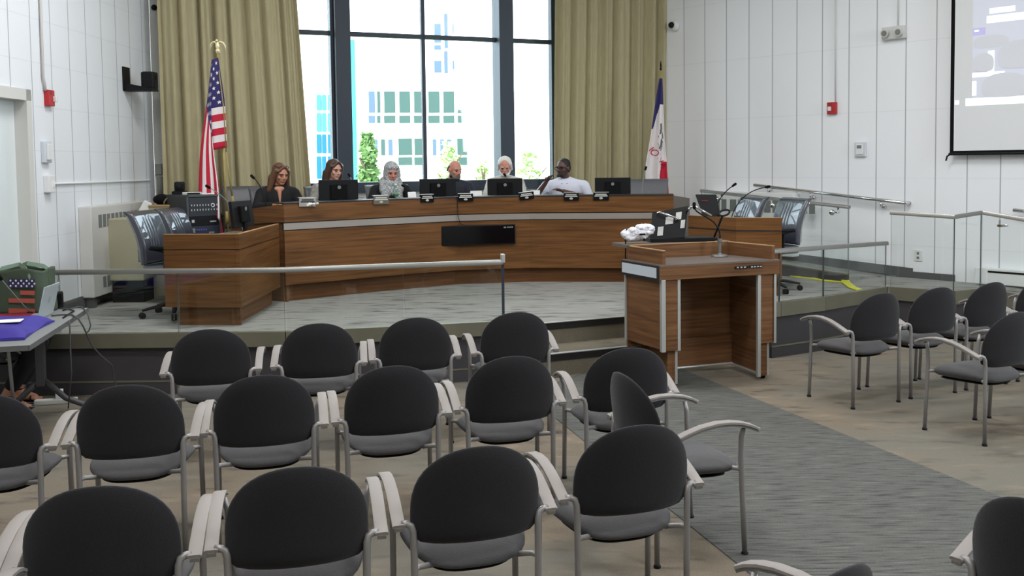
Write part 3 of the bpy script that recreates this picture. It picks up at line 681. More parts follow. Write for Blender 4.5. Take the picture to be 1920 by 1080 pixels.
wing('left walnut wing desk behind the glass rail, in front of two leather chairs', ((-3.356, 8.51), (-2.666, 8.448)), (-2.70, 9.86), None, [(-3.34, 8.55), (-2.71, 8.49), (-2.74, 9.84), (-3.22, 10.05), (-3.30, 9.3)])
TR = thing('wing_desk', 'right walnut wing desk behind the podium, before two leather chairs', 'desk', (0, 0, HS))
for (P, Q, nm) in (((1.60, 10.55), (2.011, 9.989), 'side_panel'), ((2.011, 9.989), (2.465, 9.899), 'front_panel')):
    b = MB(); b.wall(P, Q, 0.035, 1.062, 1.192); dz(b).build(nm + '_upper', M['wood'], TR)
    b = MB(); b.wall(P, Q, 0.02, 1.05, 1.066); dz(b).build(nm + '_groove', M['groove'], TR)
    b = MB(); b.wall(P, Q, 0.035, 0.547, 1.053); dz(b).build(nm, M['wood'], TR)
    b = MB(); b.wall((P[0] + .05, P[1] + .09), (Q[0], Q[1] + .09), 0.03, HS, 0.548); dz(b).build('toe_kick', M['wood'], TR)
    b = MB(); b.wall(P, Q, 0.037, 1.192, 1.197); dz(b).build('edge_band', M['edge'], TR)
b = MB(); b.prism([(1.66, 10.56), (2.03, 10.03), (2.44, 9.95), (2.36, 10.35), (2.1, 10.85), (1.82, 11.15)], 1.085, 1.115); dz(b).build('worktop', M['lam'], TR)

# ------------------------------------------------------------------ monitors, name plates, microphones
def monitor(label, pos, rz, w=0.43, h=0.27, group='desk monitors on the dais', tilt=0.0, stand=True, zb=None):
    """back of the screen faces local -y; pos = foot point"""
    T = thing('monitor', label, 'monitor', pos, rz, group)
    r = Euler((tilt, 0, 0)); cz = 0.10 + h / 2
    MB().box((0, 0, cz), (w, 0.03, h), r, 0.006).build('housing', M['black'], T)
    b = MB(); b.box((0, -0.028, cz), (w * 0.42, 0.03, h * 0.62), r, 0.008); b.build('rear_bulge', M['blackm'], T)
    MB().box((0, 0.0165, cz), (w - 0.03, 0.002, h - 0.03), r).build('screen', M['screen'], T)
    MB().lathe([(0.020, 0), (0.020, 0.003)], (0, 0, 0), 14).build('maker_badge', M['grill'], T).matrix_local = Matrix.Translation((0, -0.042, cz + h * 0.2)) @ Euler((PI / 2, 0, 0)).to_matrix().to_4x4()
    b = MB(); b.box((0, -0.03, 0.09), (0.05, 0.025, 0.17), None, 0.005); b.build('neck', M['black'], T)
    MB().bx(-0.11, 0.11, -0.09, 0.08, 0, 0.012, 0.004).build('stand_base', M['black'], T)
    return T
WT = 1.285
for (px, w, yt, lab) in ((635, 0.440, 337, 'black monitor before the long-haired person in patterned jacket'), (821, 0.445, 335, 'black monitor in front of the bald bearded person in dark shirt'),
                         (947, 0.425, 334.5, 'black monitor in front of the white-haired person'), (1149, 0.43, 333, 'black monitor with no one behind it, at the right end of the dais')):
    p, a = desk_at(px, 0.42, WT); z1 = AT(px, yt, p.y).z; h = min(0.30, z1 - WT - 0.06)
    t = monitor(lab, (p.x, p.y, WT), a * 0.65, w, h)
    d = z1 - (WT + 0.10 + h)
    for ch in t.children:
        if ch.name.split('.')[0] not in ('stand_base',): ch.location.z += d
p = G(470, 432, 1.115)
monitor('black monitor on the left wing desk seen from its tapered back', (-2.84, 9.10, 1.115), R_(80), 0.40, 0.25, tilt=-0.12)

def plate(px, yt, yb, w, lab, roll=0.0, style='dark'):
    p, a = desk_at(px, -0.016, 0); zt_ = AT(px, yt, p.y).z; zb2 = AT(px, yb, p.y).z; h = zt_ - zb2
    T = thing('name_plate', lab, 'name plate', (p.x, p.y, zb2), a, 'name plates along the dais ledge')
    T.rotation_euler = (0, roll, a)
    face = {'dark': M['blackm'], 'clear': mat('smoky_acrylic', (96, 92, 80), 0.2), 'white': mat('pale_plate', (150, 146, 140), 0.4)}[style]
    MB().box((0, 0, h / 2), (w, 0.008, h), None, 0.002).build('plate', face, T)
    MB().bx(-w / 2, w / 2, -0.006, 0.04, h - 0.006, h, 0.001).build('top_hook', M['alu'], T)
    b = MB(); tx = {'dark': M['paper'], 'clear': M['tape'], 'white': M['black']}[style]
    for (f0, f1, zf) in ((-.36, .36, .72), (-.42, .42, .52)): b.bx(w * f0, w * f1, -0.0055, -0.004, h * zf - 0.006, h * zf + 0.006)
    b.build('lettering_line', mat('plate_lettering', (190, 188, 180), 0.6) if style != 'white' else tx, T)
    b = MB(); b.ell((0, -0.004, h * 0.24), (0.022, 0.002, 0.013)); b.build('emblem', M['alu'] if style == 'dark' else M['beige'], T, smooth=True)
    return T
plate(576, 370, 387.5, 0.185, 'pale name plate with a crumpled tissue, before the person in black', 0.03, 'white')
plate(714.5, 366, 383, 0.185, 'clear smoky name plate before the person in patterned headscarf', 0, 'clear')
plate(801, 364, 379.5, 0.165, 'black name plate below the monitor left of the desk cable', 0)
plate(873, 362.5, 377.5, 0.175, 'black name plate just right of the hanging desk cable', 0)
plate(988, 359.5, 374, 0.175, 'black name plate set crooked before the white-haired person', -0.10)
plate(1071, 361, 376, 0.175, 'black name plate before the person in white polo shirt', 0)
plate(1127, 360, 375.5, 0.18, 'black name plate at the right end of the row', 0)
p, a = desk_at(584, -0.03, 0); zz = AT(584, 384, p.y).z
b = MB(); 
for k in range(7): b.ell((random.uniform(-.06, .06), random.uniform(-.01, .01), random.uniform(-.012, .016)), (0.03, 0.012, 0.012), Euler((0, random.uniform(-.5, .5), random.uniform(-1, 1))), 10)
o = b.build('tissue', M['paper'], None, smooth=True); o.location = (p.x, p.y, zz); tag(o, 'crumpled white tissue lying against the pale name plate', 'tissue')

def mic(label, base, tip, sag=0.10, r=0.0055, m=None, group='gooseneck microphones on the dais'):
    base = Vector(base); tip = Vector(tip); T = thing('gooseneck_microphone', label, 'microphone', base, 0, group); d = tip - base
    MB().lathe([(0.045, 0), (0.045, 0.012), (0.02, 0.022), (0.012, 0.03)], n=16).build('base', M['black'], T, auto=40)
    pts = []; up_ = Vector((0, 0, d.length * 0.55 + sag)); h = Vector((d.x, d.y, 0))
    for k in range(13):
        t = k / 12; p = (2 * t * (1 - t)) * up_ + t * t * d + 0.35 * t * (1 - t) * h
        pts.append(p)
    MB().tube(pts, r, 8).build('gooseneck', m or M['black'], T, smooth=True)
    e = (pts[-1] - pts[-2]).normalized()
    MB().cap(pts[-1], pts[-1] + e * 0.035, 0.013, 0.015, 10).build('capsule', M['blackm'], T, smooth=True)
    return T
def dmic(px0, px, py, dd, lab, back=0.45, m=None):
    b0, a = desk_at(px0, back, WT); t = AT(px, py, b0.y + dd); return mic(lab, b0, t, 0.06, m=m)
dmic(500, 476, 334, 0.0, 'microphone reaching left of the person in black at the dais')
dmic(668, 656, 331, 0.1, 'microphone behind the monitor of the long-haired person', m=M['grill'])
dmic(776, 758, 349, 0.1, 'microphone in front of the headscarf, leaning left')
dmic(852, 846, 333, 0.15, 'microphone at the chin of the bald bearded person', m=M['grill'])
dmic(962, 948, 330, 0.1, 'microphone before the white-haired person', m=M['grill'])
dmic(1203, 1210, 318, 0.1, 'microphone before the empty chair beneath the blue, white and red flag', m=M['grill'])
mic('thin microphone on the left wing desk reaching left over the equipment rack', (-2.95, 9.50, 1.115), AT(393, 352, 9.5), 0.0, 0.004, M['grill'])
mic('microphone on the right wing desk, the one nearer the small monitor', (1.86, 10.55, 1.115), AT(1374, 348.5, 10.5), 0.02)
mic('microphone on the right wing desk, the one in front of the leather chair', (2.02, 10.35, 1.115), AT(1436, 351, 10.3), 0.04)

# papers, bottle, cup, books behind the ledge
def paper(px, py0, w, h, lab, back=0.40, tilt=0.9):
    p, a = desk_at(px, back, WT + .002); z1 = AT(px, py0, p.y).z; L = z1 - WT
    T = tag(MB().box((0, 0, L / 2), (w, 0.012, L), Euler((-0.15, 0, 0)), 0.002).build('paper_stack', M['paper']), lab, 'papers'); T.location = p; T.rotation_euler = (0, 0, a); return T
paper(773, 360, 0.10, .1, 'upright white paper between the headscarf and next monitor', 0.25)
paper(893, 358, 0.14, .1, 'white papers right of the bald bearded person', 0.5)
paper(1004, 357, 0.11, .1, 'white papers between the white-haired person and the polo shirt', 0.5)
p, a = desk_at(742, 0.22, DT + .012)
Bt = thing('water_bottle', 'clear plastic water bottle standing before the patterned headscarf', 'bottle', (p.x, p.y, DT + 0.012))
MB().lathe([(0.030, 0), (0.033, 0.01), (0.033, 0.05), (0.030, 0.06), (0.033, 0.07), (0.033, 0.10), (0.016, 0.135), (0.013, 0.15)], n=18).build('bottle', glass('clear_plastic', (0.80, 0.90, 0.86)), Bt, smooth=True)
MB().lathe([(0.015, 0.15), (0.015, 0.168)], n=14).build('cap', M['white'], Bt)
MB().lathe([(0.0338, 0.03), (0.0338, 0.065)], n=18).build('label_band', mat('green_label', (96, 134, 92), 0.5), Bt, smooth=True)
# ------------------------------------------------------------------ people
def person(lab, loc, yaw, spec):
    """seated figure, local -y is forward, origin on the floor below the hips"""
    T = thing('person', lab, 'person', loc, yaw); k = spec.get('scale', 1.0)
    seat = spec.get('seat', 0.47); zh = seat + 0.09; lean = spec.get('lean', -0.05); wd = spec.get('wide', 1.0); hgt = spec.get('torso', 0.0)
    def tz(z): return zh + (z + hgt * z / 0.5)
    hip = Vector((0, 0, zh)); waist = Vector((0, lean * 0.3, tz(0.16))); chest = Vector((0, lean * 0.7, tz(0.34))); neck0 = Vector((0, lean, tz(0.475))); 
    hy, hp, hr = spec.get('head', (0, 0, 0)); hc = neck0 + Vector((0, -0.03 + spec.get('hfwd', -0.01), 0.165))
    HR = (Matrix.Rotation(hy, 3, 'Z') @ Matrix.Rotation(-hp, 3, 'X') @ Matrix.Rotation(hr, 3, 'Y'))
    piv = neck0 + Vector((0, -0.005, 0.07))
    def H(x, y, z): return piv + HR @ (Vector((x, y, z)) + hc - piv)
    HE = HR.to_euler()
    sw = 0.185 * wd
    sh = {s: neck0 + Vector((s * sw, 0.01, -0.065)) for s in (-1, 1)}
    pose = spec.get('arms', {-1: ((-.25, -.12, .205), (-.10, -.36, .235)), 1: ((.25, -.12, .205), (.10, -.36, .235))})
    el = {s: Vector((pose[s][0][0] * (0.6 + 0.4 * wd), pose[s][0][1], zh + pose[s][0][2])) for s in (-1, 1)}
    wr = {s: Vector((pose[s][1][0], pose[s][1][1], zh + pose[s][1][2])) for s in (-1, 1)}
    # --- body, one skin surface
    b = MB(); E0 = lambda s=0: None
    def torso(b, g):
        b.ell(hip, (0.165 * wd + g, 0.125 + g, 0.12 + g)); b.ell(waist, (0.145 * wd + g, 0.11 * (0.5 + .5 * wd) + g, 0.16 + g)); b.ell(chest, (0.165 * wd + g, 0.112 * (.5 + .5 * wd) + g, 0.17 + g)); b.ell(neck0 + Vector((0, .005, -.075)), (0.165 * wd + g, 0.085 + g, 0.075 + g))
        b.tube([sh[-1], neck0 + Vector((0, 0, -0.02)), sh[1]], [0.055 + g, 0.062 + g, 0.055 + g], 12)
    torso(b, 0.0)
    b.tube([neck0 + Vector((0, 0.0, -0.06)), neck0 + Vector((0, -0.005, 0.03)), H(0, 0.012, -0.05)], [0.066, 0.056, 0.056], 14)
    b.ell(H(0, 0.012, 0.022), (0.074, 0.094, 0.094), HE); b.ell(H(0, -0.022, -0.035), (0.060, 0.066, 0.078), HE); b.ell(H(0, -0.058, -0.085), (0.030, 0.026, 0.024), HE)
    b.ell(H(0, -0.062, 0.025), (0.055, 0.022, 0.022), HE)                          # brow
    b.tube([H(0, -0.078, 0.012), H(0, -0.098, -0.018), H(0, -0.100, -0.028)], [0.009, 0.014, 0.013], 8); b.ell(H(0, -0.088, -0.03), (0.019, 0.014, 0.010), HE)
    b.ell(H(0, -0.080, -0.058), (0.024, 0.012, 0.010), HE)
    for s in (-1, 1):
        b.ell(H(s * 0.040, -0.055, -0.022), (0.022, 0.022, 0.024), HE); b.ell(H(s * 0.078, 0.012, -0.008), (0.010, 0.020, 0.032), HE)
        b.cap(sh[s], el[s], 0.050 * (.5 + .5 * wd), 0.040, 12); b.cap(el[s], wr[s], 0.040, 0.027, 12)
        # hand
        fd = (wr[s] - el[s]).normalized(); side_ = fd.cross(Vector((0, 0, 1))).normalized(); upv = side_.cross(fd).normalized(); kn = wr[s] + fd * 0.075
        b.tube([wr[s], wr[s] + fd * 0.04, kn], [0.026, 0.034, 0.034], 10, flat=0.55); b.ell(kn, (0.034, 0.034, 0.018), Euler((0, 0, math.atan2(fd.y, fd.x))))
        spread = spec.get('spread', 0.0)
        for j, (q, ln) in enumerate(((-0.028, .060), (-0.010, .072), (0.009, .068), (0.027, .052))):
            r0 = kn + side_ * q; dirn = (fd + side_ * q * spread * 6).normalized(); m1 = r0 + dirn * ln * .5 + upv * 0.004; m2 = r0 + dirn * ln * (.92) - upv * 0.016
            b.cap(r0, m1, 0.0092, 0.0088, 8); b.cap(m1, m2, 0.0088, 0.0076, 8)
        th = wr[s] + fd * 0.03 - side_ * s * (0.030 if spec.get('palm', 1) else -0.03)
        b.cap(th, th + (fd * 0.035 - side_ * s * 0.028), 0.0115, 0.010, 8); b.cap(th + (fd * 0.035 - side_ * s * 0.028), th + fd * 0.066 - side_ * s * 0.032, 0.010, 0.0085, 8)
    legs = spec.get('legs', {s: (Vector((s * .11, -.42, seat + .05)), Vector((s * .11, -.40, .09))) for s in (-1, 1)})
    def leg(b, g, s, lo=0.0):
        kn, an = legs[s]; h = Vector((s * .085, -.02, seat + .075))
        b.cap(h, kn, 0.078 + g, 0.056 + g); b.cap(kn, kn.lerp(an, 0.35), 0.054 + g, 0.052 + g); b.cap(kn.lerp(an, 0.35), an.lerp(kn, lo), 0.052 + g, 0.036 + g + lo * 0.03)
    for s in (-1, 1):
        leg(b, 0, s); kn, an = legs[s]; fdir = spec.get('feet', Vector((0, -1, 0)))
        heel = an + Vector((0, 0, -0.05)) - fdir * 0.035; b.cap(an, heel, 0.034, 0.030); b.cap(heel, an + fdir * 0.13 + Vector((0, 0, -0.062)), 0.032, 0.026)
        b.cap(an + Vector((0, 0, -0.01)), an + fdir * 0.13 + Vector((0, 0, -0.062)), 0.032, 0.024)
        fs = fdir.cross(Vector((0, 0, 1)))
        for j in range(5): q = (j - 2) * 0.016; b.cap(an + fdir * 0.125 + fs * q + Vector((0, 0, -.068)), an + fdir * (0.178 - abs(j - 1.5) * 0.008) + fs * q * 1.15 + Vector((0, 0, -.076)), 0.011, 0.009, 8)
    def vox(o, v, it=4, f=0.5):
        r = o.modifiers.new('surface', 'REMESH'); r.mode = 'VOXEL'; r.voxel_size = v; r.use_smooth_shade = True
        s_ = o.modifiers.new('smooth', 'SMOOTH'); s_.iterations = it; s_.factor = f; return o
    vox(b.build('body', SKIN[spec['skin']], T, smooth=True), 0.0065, 2, 0.5)
    # --- clothes
    c = MB(); torso(c, 0.014)
    slv = spec.get('sleeve', 1.0)
    for s in (-1, 1):
        if slv <= 1: c.cap(sh[s], sh[s].lerp(el[s], slv), 0.064 * (.5 + .5 * wd), 0.056)
        else: c.cap(sh[s], el[s], 0.064 * (.5 + .5 * wd), 0.052); c.cap(el[s], el[s].lerp(wr[s], slv - 1), 0.052, 0.040)
    if spec.get('collar', True) : c.tube([neck0 + Vector((0, .01, -.05)), neck0 + Vector((0, .006, .022))], [0.085, 0.066], 16)
    top = vox(c.build('top', spec['top'], T, smooth=True), 0.011, 5)
    c = MB(); c.ell(hip, (0.18 * wd, 0.14, 0.125))
    for s in (-1, 1): leg(c, 0.014, s, spec.get('cuff', 0.06))
    vox(c.build('trousers', spec.get('trousers', M['blackm']), T, smooth=True), 0.012, 4)
    if spec.get('shoes', True):
        for s in (-1, 1):
            kn, an = legs[s]; fdir = spec.get('feet', Vector((0, -1, 0))); c = MB()
            c.cap(an + Vector((0, 0, -.035)) - fdir * 0.03, an + fdir * 0.15 + Vector((0, 0, -.055)), 0.045, 0.034); vox(c.build('shoe', M['black'], T, smooth=True), 0.01, 3)
    # --- face details
    ec = mat('eye_dark', (40, 30, 28), 0.3)
    for s in (-1, 1):
        e_ = MB(); e_.ell(H(s * 0.031, -0.0775, 0.005), (0.0125, 0.008, 0.0055), HE, 10); e_.build('eye', ec, T, smooth=True)
        br = spec.get('brow')
        if br: e_ = MB(); e_.tube([H(s * 0.014, -0.086, 0.024), H(s * 0.032, -0.084, 0.029), H(s * 0.050, -0.070, 0.023)], 0.0045, 6); e_.build('eyebrow', br, T, smooth=True)
    e_ = MB(); e_.ell(H(0, -0.0905, -0.058), (0.021, 0.004, 0.0048), HE, 10); e_.build('lips', mat('lip_%s' % spec['skin'], (150, 84, 80) if spec['skin'] != 'dark' else (84, 50, 48), 0.45), T, smooth=True)
    def part(nm, m, parts, v=0.009, it=3):
        q = MB()
        for pr in parts:
            if pr[0] == 'e': q.ell(H(*pr[1]), pr[2], HE)
            elif pr[0] == 'c': q.cap(H(*pr[1]), H(*pr[2]), pr[3], pr[4])
            elif pr[0] == 'C': q.cap(pr[1], pr[2], pr[3], pr[4])
            elif pr[0] == 'E': q.ell(pr[1], pr[2])
        return vox(q.build(nm, m, T, smooth=True), v, it)
    for (nm, m, parts) in spec.get('extra', ()):
        part(nm, m, parts(H, neck0) if callable(parts) else parts)
    if spec.get('glasses'):
        gx = MB(); dz_ = spec['glasses']
        for s in (-1, 1):
            ring = [H(s * 0.034 + 0.026 * math.cos(t), -0.094 + dz_[0], 0.004 + dz_[1] + 0.019 * math.sin(t)) for t in [i * 2 * PI / 14 for i in range(15)]]
            gx.tube(ring, 0.0028, 6); gx.tube([H(s * 0.060, -0.090 + dz_[0], 0.010 + dz_[1]), H(s * 0.080, -0.02 + dz_[0], 0.008 + dz_[1])], 0.0028, 6)
        gx.tube([H(-0.010, -0.096 + dz_[0], 0.008 + dz_[1]), H(0.010, -0.096 + dz_[0], 0.008 + dz_[1])], 0.0028, 6)
        gx.build('glasses', M['black'] if not spec.get('pale_glasses') else M['alu'], T, smooth=True)
    return T

hairb = mat('hair_brown', (98, 66, 46), 0.5, noise=0.25, nscale=60, stretch=(1, 1, 0.15)); haird = mat('hair_dark_brown', (70, 46, 36), 0.5, noise=0.25, nscale=60, stretch=(1, 1, 0.15))
hairw = mat('hair_white', (222, 218, 212), 0.6); hairg = mat('hair_grey', (104, 98, 92), 0.6); hairk = mat('hair_black', (26, 22, 20), 0.6)
scarf = plaid('grey_white_scarf', (92, 98, 98), (186, 190, 190), 55); blackt = mat('black_top', (20, 20, 22), 0.9); tweed = plaid('tweed_jacket', (132, 124, 108), (92, 86, 76), 80)
navy = mat('charcoal_shirt', (40, 42, 54), 0.85); pale = plaid('pale_check_shirt', (212, 210, 196), (186, 186, 170), 90); whitep = mat('white_polo', (214, 216, 230), 0.85); bluec = mat('blue_collar', (84, 110, 158), 0.8)

def long_hair(L, wid):
    def f(H, n0):
        P = [('e', (0, 0.028, 0.040), (0.086, 0.092, 0.090)), ('e', (0, 0.050, -0.02), (0.084, 0.070, 0.11))]
        for s in (-1, 1):
            P += [('c', (s * 0.070, -0.020, 0.055), (s * 0.088, 0.0, -0.04), 0.030, 0.034), ('c', (s * 0.088, 0.0, -0.04), (s * wid, 0.0, -L), 0.034, 0.030), ('c', (s * 0.07, 0.05, -0.05), (s * 0.07, 0.05, -L), 0.045, 0.040),
                  ('c', (s * 0.012, -0.052, 0.100), (s * 0.064, -0.052, 0.050), 0.018, 0.016)]
        P += [('c', (0, 0.06, -0.05), (0, 0.065, -L), 0.05, 0.045)]
        return P
    return f
def short_hair(front=0.098, back=True):
    return lambda H, n0: [('e', (0, 0.026, 0.048), (0.080, 0.092, 0.076)), ('e', (0, 0.055, 0.0), (0.076, 0.056, 0.075)), ('c', (0.068, 0.005, 0.03), (0.074, 0.012, 0.012), 0.018, 0.014), ('c', (-0.068, 0.005, 0.03), (-0.074, 0.012, 0.012), 0.018, 0.014)]
def ring_hair(r=0.02):
    return lambda H, n0: [('e', (0, 0.066, 0.005), (0.066, 0.042, 0.066))] + [('c', (s * 0.070, 0.03, 0.03), (s * 0.066, 0.055, -0.02), r, r) for s in (-1, 1)]
def beard(H, n0): return [('c', (-0.060, -0.022, -0.045), (-0.040, -0.058, -0.080), 0.018, 0.022), ('c', (0.060, -0.022, -0.045), (0.040, -0.058, -0.080), 0.018, 0.022), ('c', (-0.035, -0.062, -0.086), (0.035, -0.062, -0.086), 0.024, 0.024), ('c', (-0.024, -0.086, -0.043), (0.024, -0.086, -0.043), 0.009, 0.009)]
def hijab(H, n0):
    P = [('e', (0, 0.022, 0.040), (0.094, 0.098, 0.096)), ('e', (0, 0.050, -0.03), (0.092, 0.080, 0.13))]
    for s in (-1, 1):
        P += [('c', (s * 0.066, -0.045, 0.050), (s * 0.078, -0.045, -0.030), 0.026, 0.028), ('c', (s * 0.078, -0.040, -0.03), (s * 0.030, -0.062, -0.122), 0.030, 0.034)]
        P += [('C', n0 + Vector((s * 0.08, -0.03, 0.05)), n0 + Vector((s * 0.10, -0.09, -0.06)), 0.055, 0.05), ('C', n0 + Vector((s * 0.07, -0.10, -0.05)), n0 + Vector((s * 0.10, -0.125, -0.24)), 0.055, 0.045)]
    P += [('c', (-0.055, -0.055, 0.080), (0.055, -0.055, 0.080), 0.026, 0.026), ('C', n0 + Vector((-.05, -0.085, 0.02)), n0 + Vector((.05, -0.085, 0.02)), 0.05, 0.05), ('C', n0 + Vector((-.05, -0.10, -0.08)), n0 + Vector((.05, -0.10, -0.08)), 0.055, 0.055)]
    return P
def collar(H, n0): return [('C', n0 + Vector((s * .068, -.03, .02)), n0 + Vector((s * .03, -.095, -.035)), 0.014, 0.014) for s in (-1, 1)] + [('C', n0 + Vector((-.066, .03, .028)), n0 + Vector((.066, .03, .028)), 0.014, 0.014)]
def vneck(H, n0): return [('C', n0 + Vector((0, -.086, -.02)), n0 + Vector((0.0, -.112, -.16)), 0.030, 0.010), ('C', n0 + Vector((-.03, -.075, -.01)), n0 + Vector((.03, -.075, -.01)), 0.028, 0.028)]

def seat_at(px, Y, top_py, spec, lab, yaw):
    """put the figure so that its crown reaches top_py of the photo at distance Y"""
    q = AT(px, top_py, Y); crown = spec.get('crown', 0.118); base = 0.47 + 0.09 + 0.475 + 0.165 + crown
    spec['torso'] = (q.z - HU - base) * 0.5 / 0.475
    return person(lab, (q.x, q.y, HU), yaw, spec)
PPL = []
PPL.append(seat_at(518, 10.95, 303, dict(skin='tan', top=blackt, sleeve=1.9, collar=False, head=(0.35, -0.30, 0), brow=haird, extra=(('hair', hairb, long_hair(0.185, 0.118)), ('neckline', SKIN['tan'], vneck)), glasses=(0.045, 0.088), crown=0.13),
    'person with wavy brown hair, glasses pushed up and black cardigan, looking down', 0.45))
PPL.append(seat_at(619, 11.36, 296, dict(skin='fair', top=tweed, sleeve=1.9, collar=False, wide=0.95, head=(0.45, -0.25, 0), brow=haird, extra=(('hair', haird, long_hair(0.22, 0.095)),), crown=0.13),
    'person with long straight brown hair and checked jacket, behind a monitor', 0.40))
PPL.append(seat_at(730, 11.78, 300, dict(skin='pink', top=blackt, sleeve=1.9, wide=1.02, head=(0.10, -0.30, 0), brow=hairg, extra=(('headscarf', scarf, hijab),), crown=0.136),
    'person in a grey and white patterned headscarf and black top', 0.30))
PPL.append(seat_at(846, 12.22, 299, dict(skin='pink', top=navy, sleeve=0.75, wide=1.1, head=(0.55, -0.30, 0), brow=hairg, extra=(('hair', hairg, ring_hair()), ('beard', hairg, beard)), crown=0.116),
    'bald person with grey beard and charcoal shirt, looking down sideways', 0.2))
PPL.append(seat_at(947, 12.32, 290.5, dict(skin='pink', top=pale, sleeve=0.75, wide=1.0, head=(0.0, -0.40, 0), brow=hairw, extra=(('hair', hairw, lambda H, n0: [('e', (0, 0.030, 0.046), (0.088, 0.090, 0.082)), ('c', (0.074, -0.015, 0.05), (0.080, 0.01, -0.04), 0.022, 0.020), ('c', (-0.074, -0.015, 0.05), (-0.080, 0.01, -0.04), 0.022, 0.020)]), ('beard', hairw, beard)), crown=0.128),
    'white-haired, white-bearded person in a pale shirt, head bowed', 0.0))
PPL.append(seat_at(1060, 12.20, 296, dict(skin='dark', top=whitep, sleeve=0.72, wide=1.28, head=(-0.55, -0.08, 0), brow=hairk, extra=(('hair', hairk, short_hair()), ('beard', hairk, beard), ('collar', bluec, collar)), glasses=(0.0, 0.0), crown=0.126,
    arms={-1: ((-.34, -.14, .22), (-.22, -.26, .42)), 1: ((.30, -.10, .20), (.00, -.30, .31))}, spread=0.5),
    'dark-skinned person with glasses in a white polo shirt, gesturing with both hands', -0.12))
# person beside the table at the left edge: only shin, ankle and sandal reach into the photo
fd_ = Vector((-0.30, -1, 0)).normalized()
AN = {1: Vector((.15, -.20, .095)), -1: Vector((-.10, -.16, .095))}
pl_ = person('person in black trousers and strappy sandals, seated past the left edge', (-4.20, 7.14, 0), R_(110), dict(skin='tan', top=blackt, sleeve=1.9, collar=False, trousers=blackt, shoes=False, cuff=0.22, brow=haird, head=(0, -0.2, 0), lean=0.04, extra=(('hair', haird, long_hair(0.2, 0.1)),),
    legs={1: (Vector((.12, -.40, .49)), AN[1]), -1: (Vector((-.12, -.40, .49)), AN[-1])}, feet=fd_, arms={-1: ((-.22, 0.02, .20), (-.09, -.18, .10)), 1: ((.22, 0.02, .20), (.09, -.18, .10))}))
for s, an in AN.items():
    b = MB(); fs = fd_.cross(Vector((0, 0, 1)))
    sole = [an + fd_ * f_ + Vector((0, 0, -.094 + dz0)) for f_, dz0 in ((-.07, .0), (.0, .0), (.08, .0), (.19, .0))]
    b.strip(sole, 0.085, 0.012)
    for f_, h_ in ((0.11, 0.055), (0.045, 0.075)):
        c0 = an + fd_ * f_ + Vector((0, 0, -.095)); b.tube([c0 + fs * (0.040 * math.cos(t)) + Vector((0, 0, h_ * math.sin(t))) for t in [k * PI / 8 for k in range(9)]], 0.006, 6)
    b.tube([an + fs * 0.042 * math.cos(t) + fd_ * 0.044 * math.sin(t) + Vector((0, 0, 0.005)) for t in [k * PI / 6 for k in range(13)]], 0.006, 6)
    b.build('sandal', M['black'], pl_, smooth=True)
c = copy_tree(chair0); c.location = (-4.385, 7.07, 0); c.rotation_euler = (0, 0, R_(-70))
c['label'] = 'grey chair under the person with sandals at the left edge, a leg visible'; c['group'] = 'audience chairs left of the aisle'

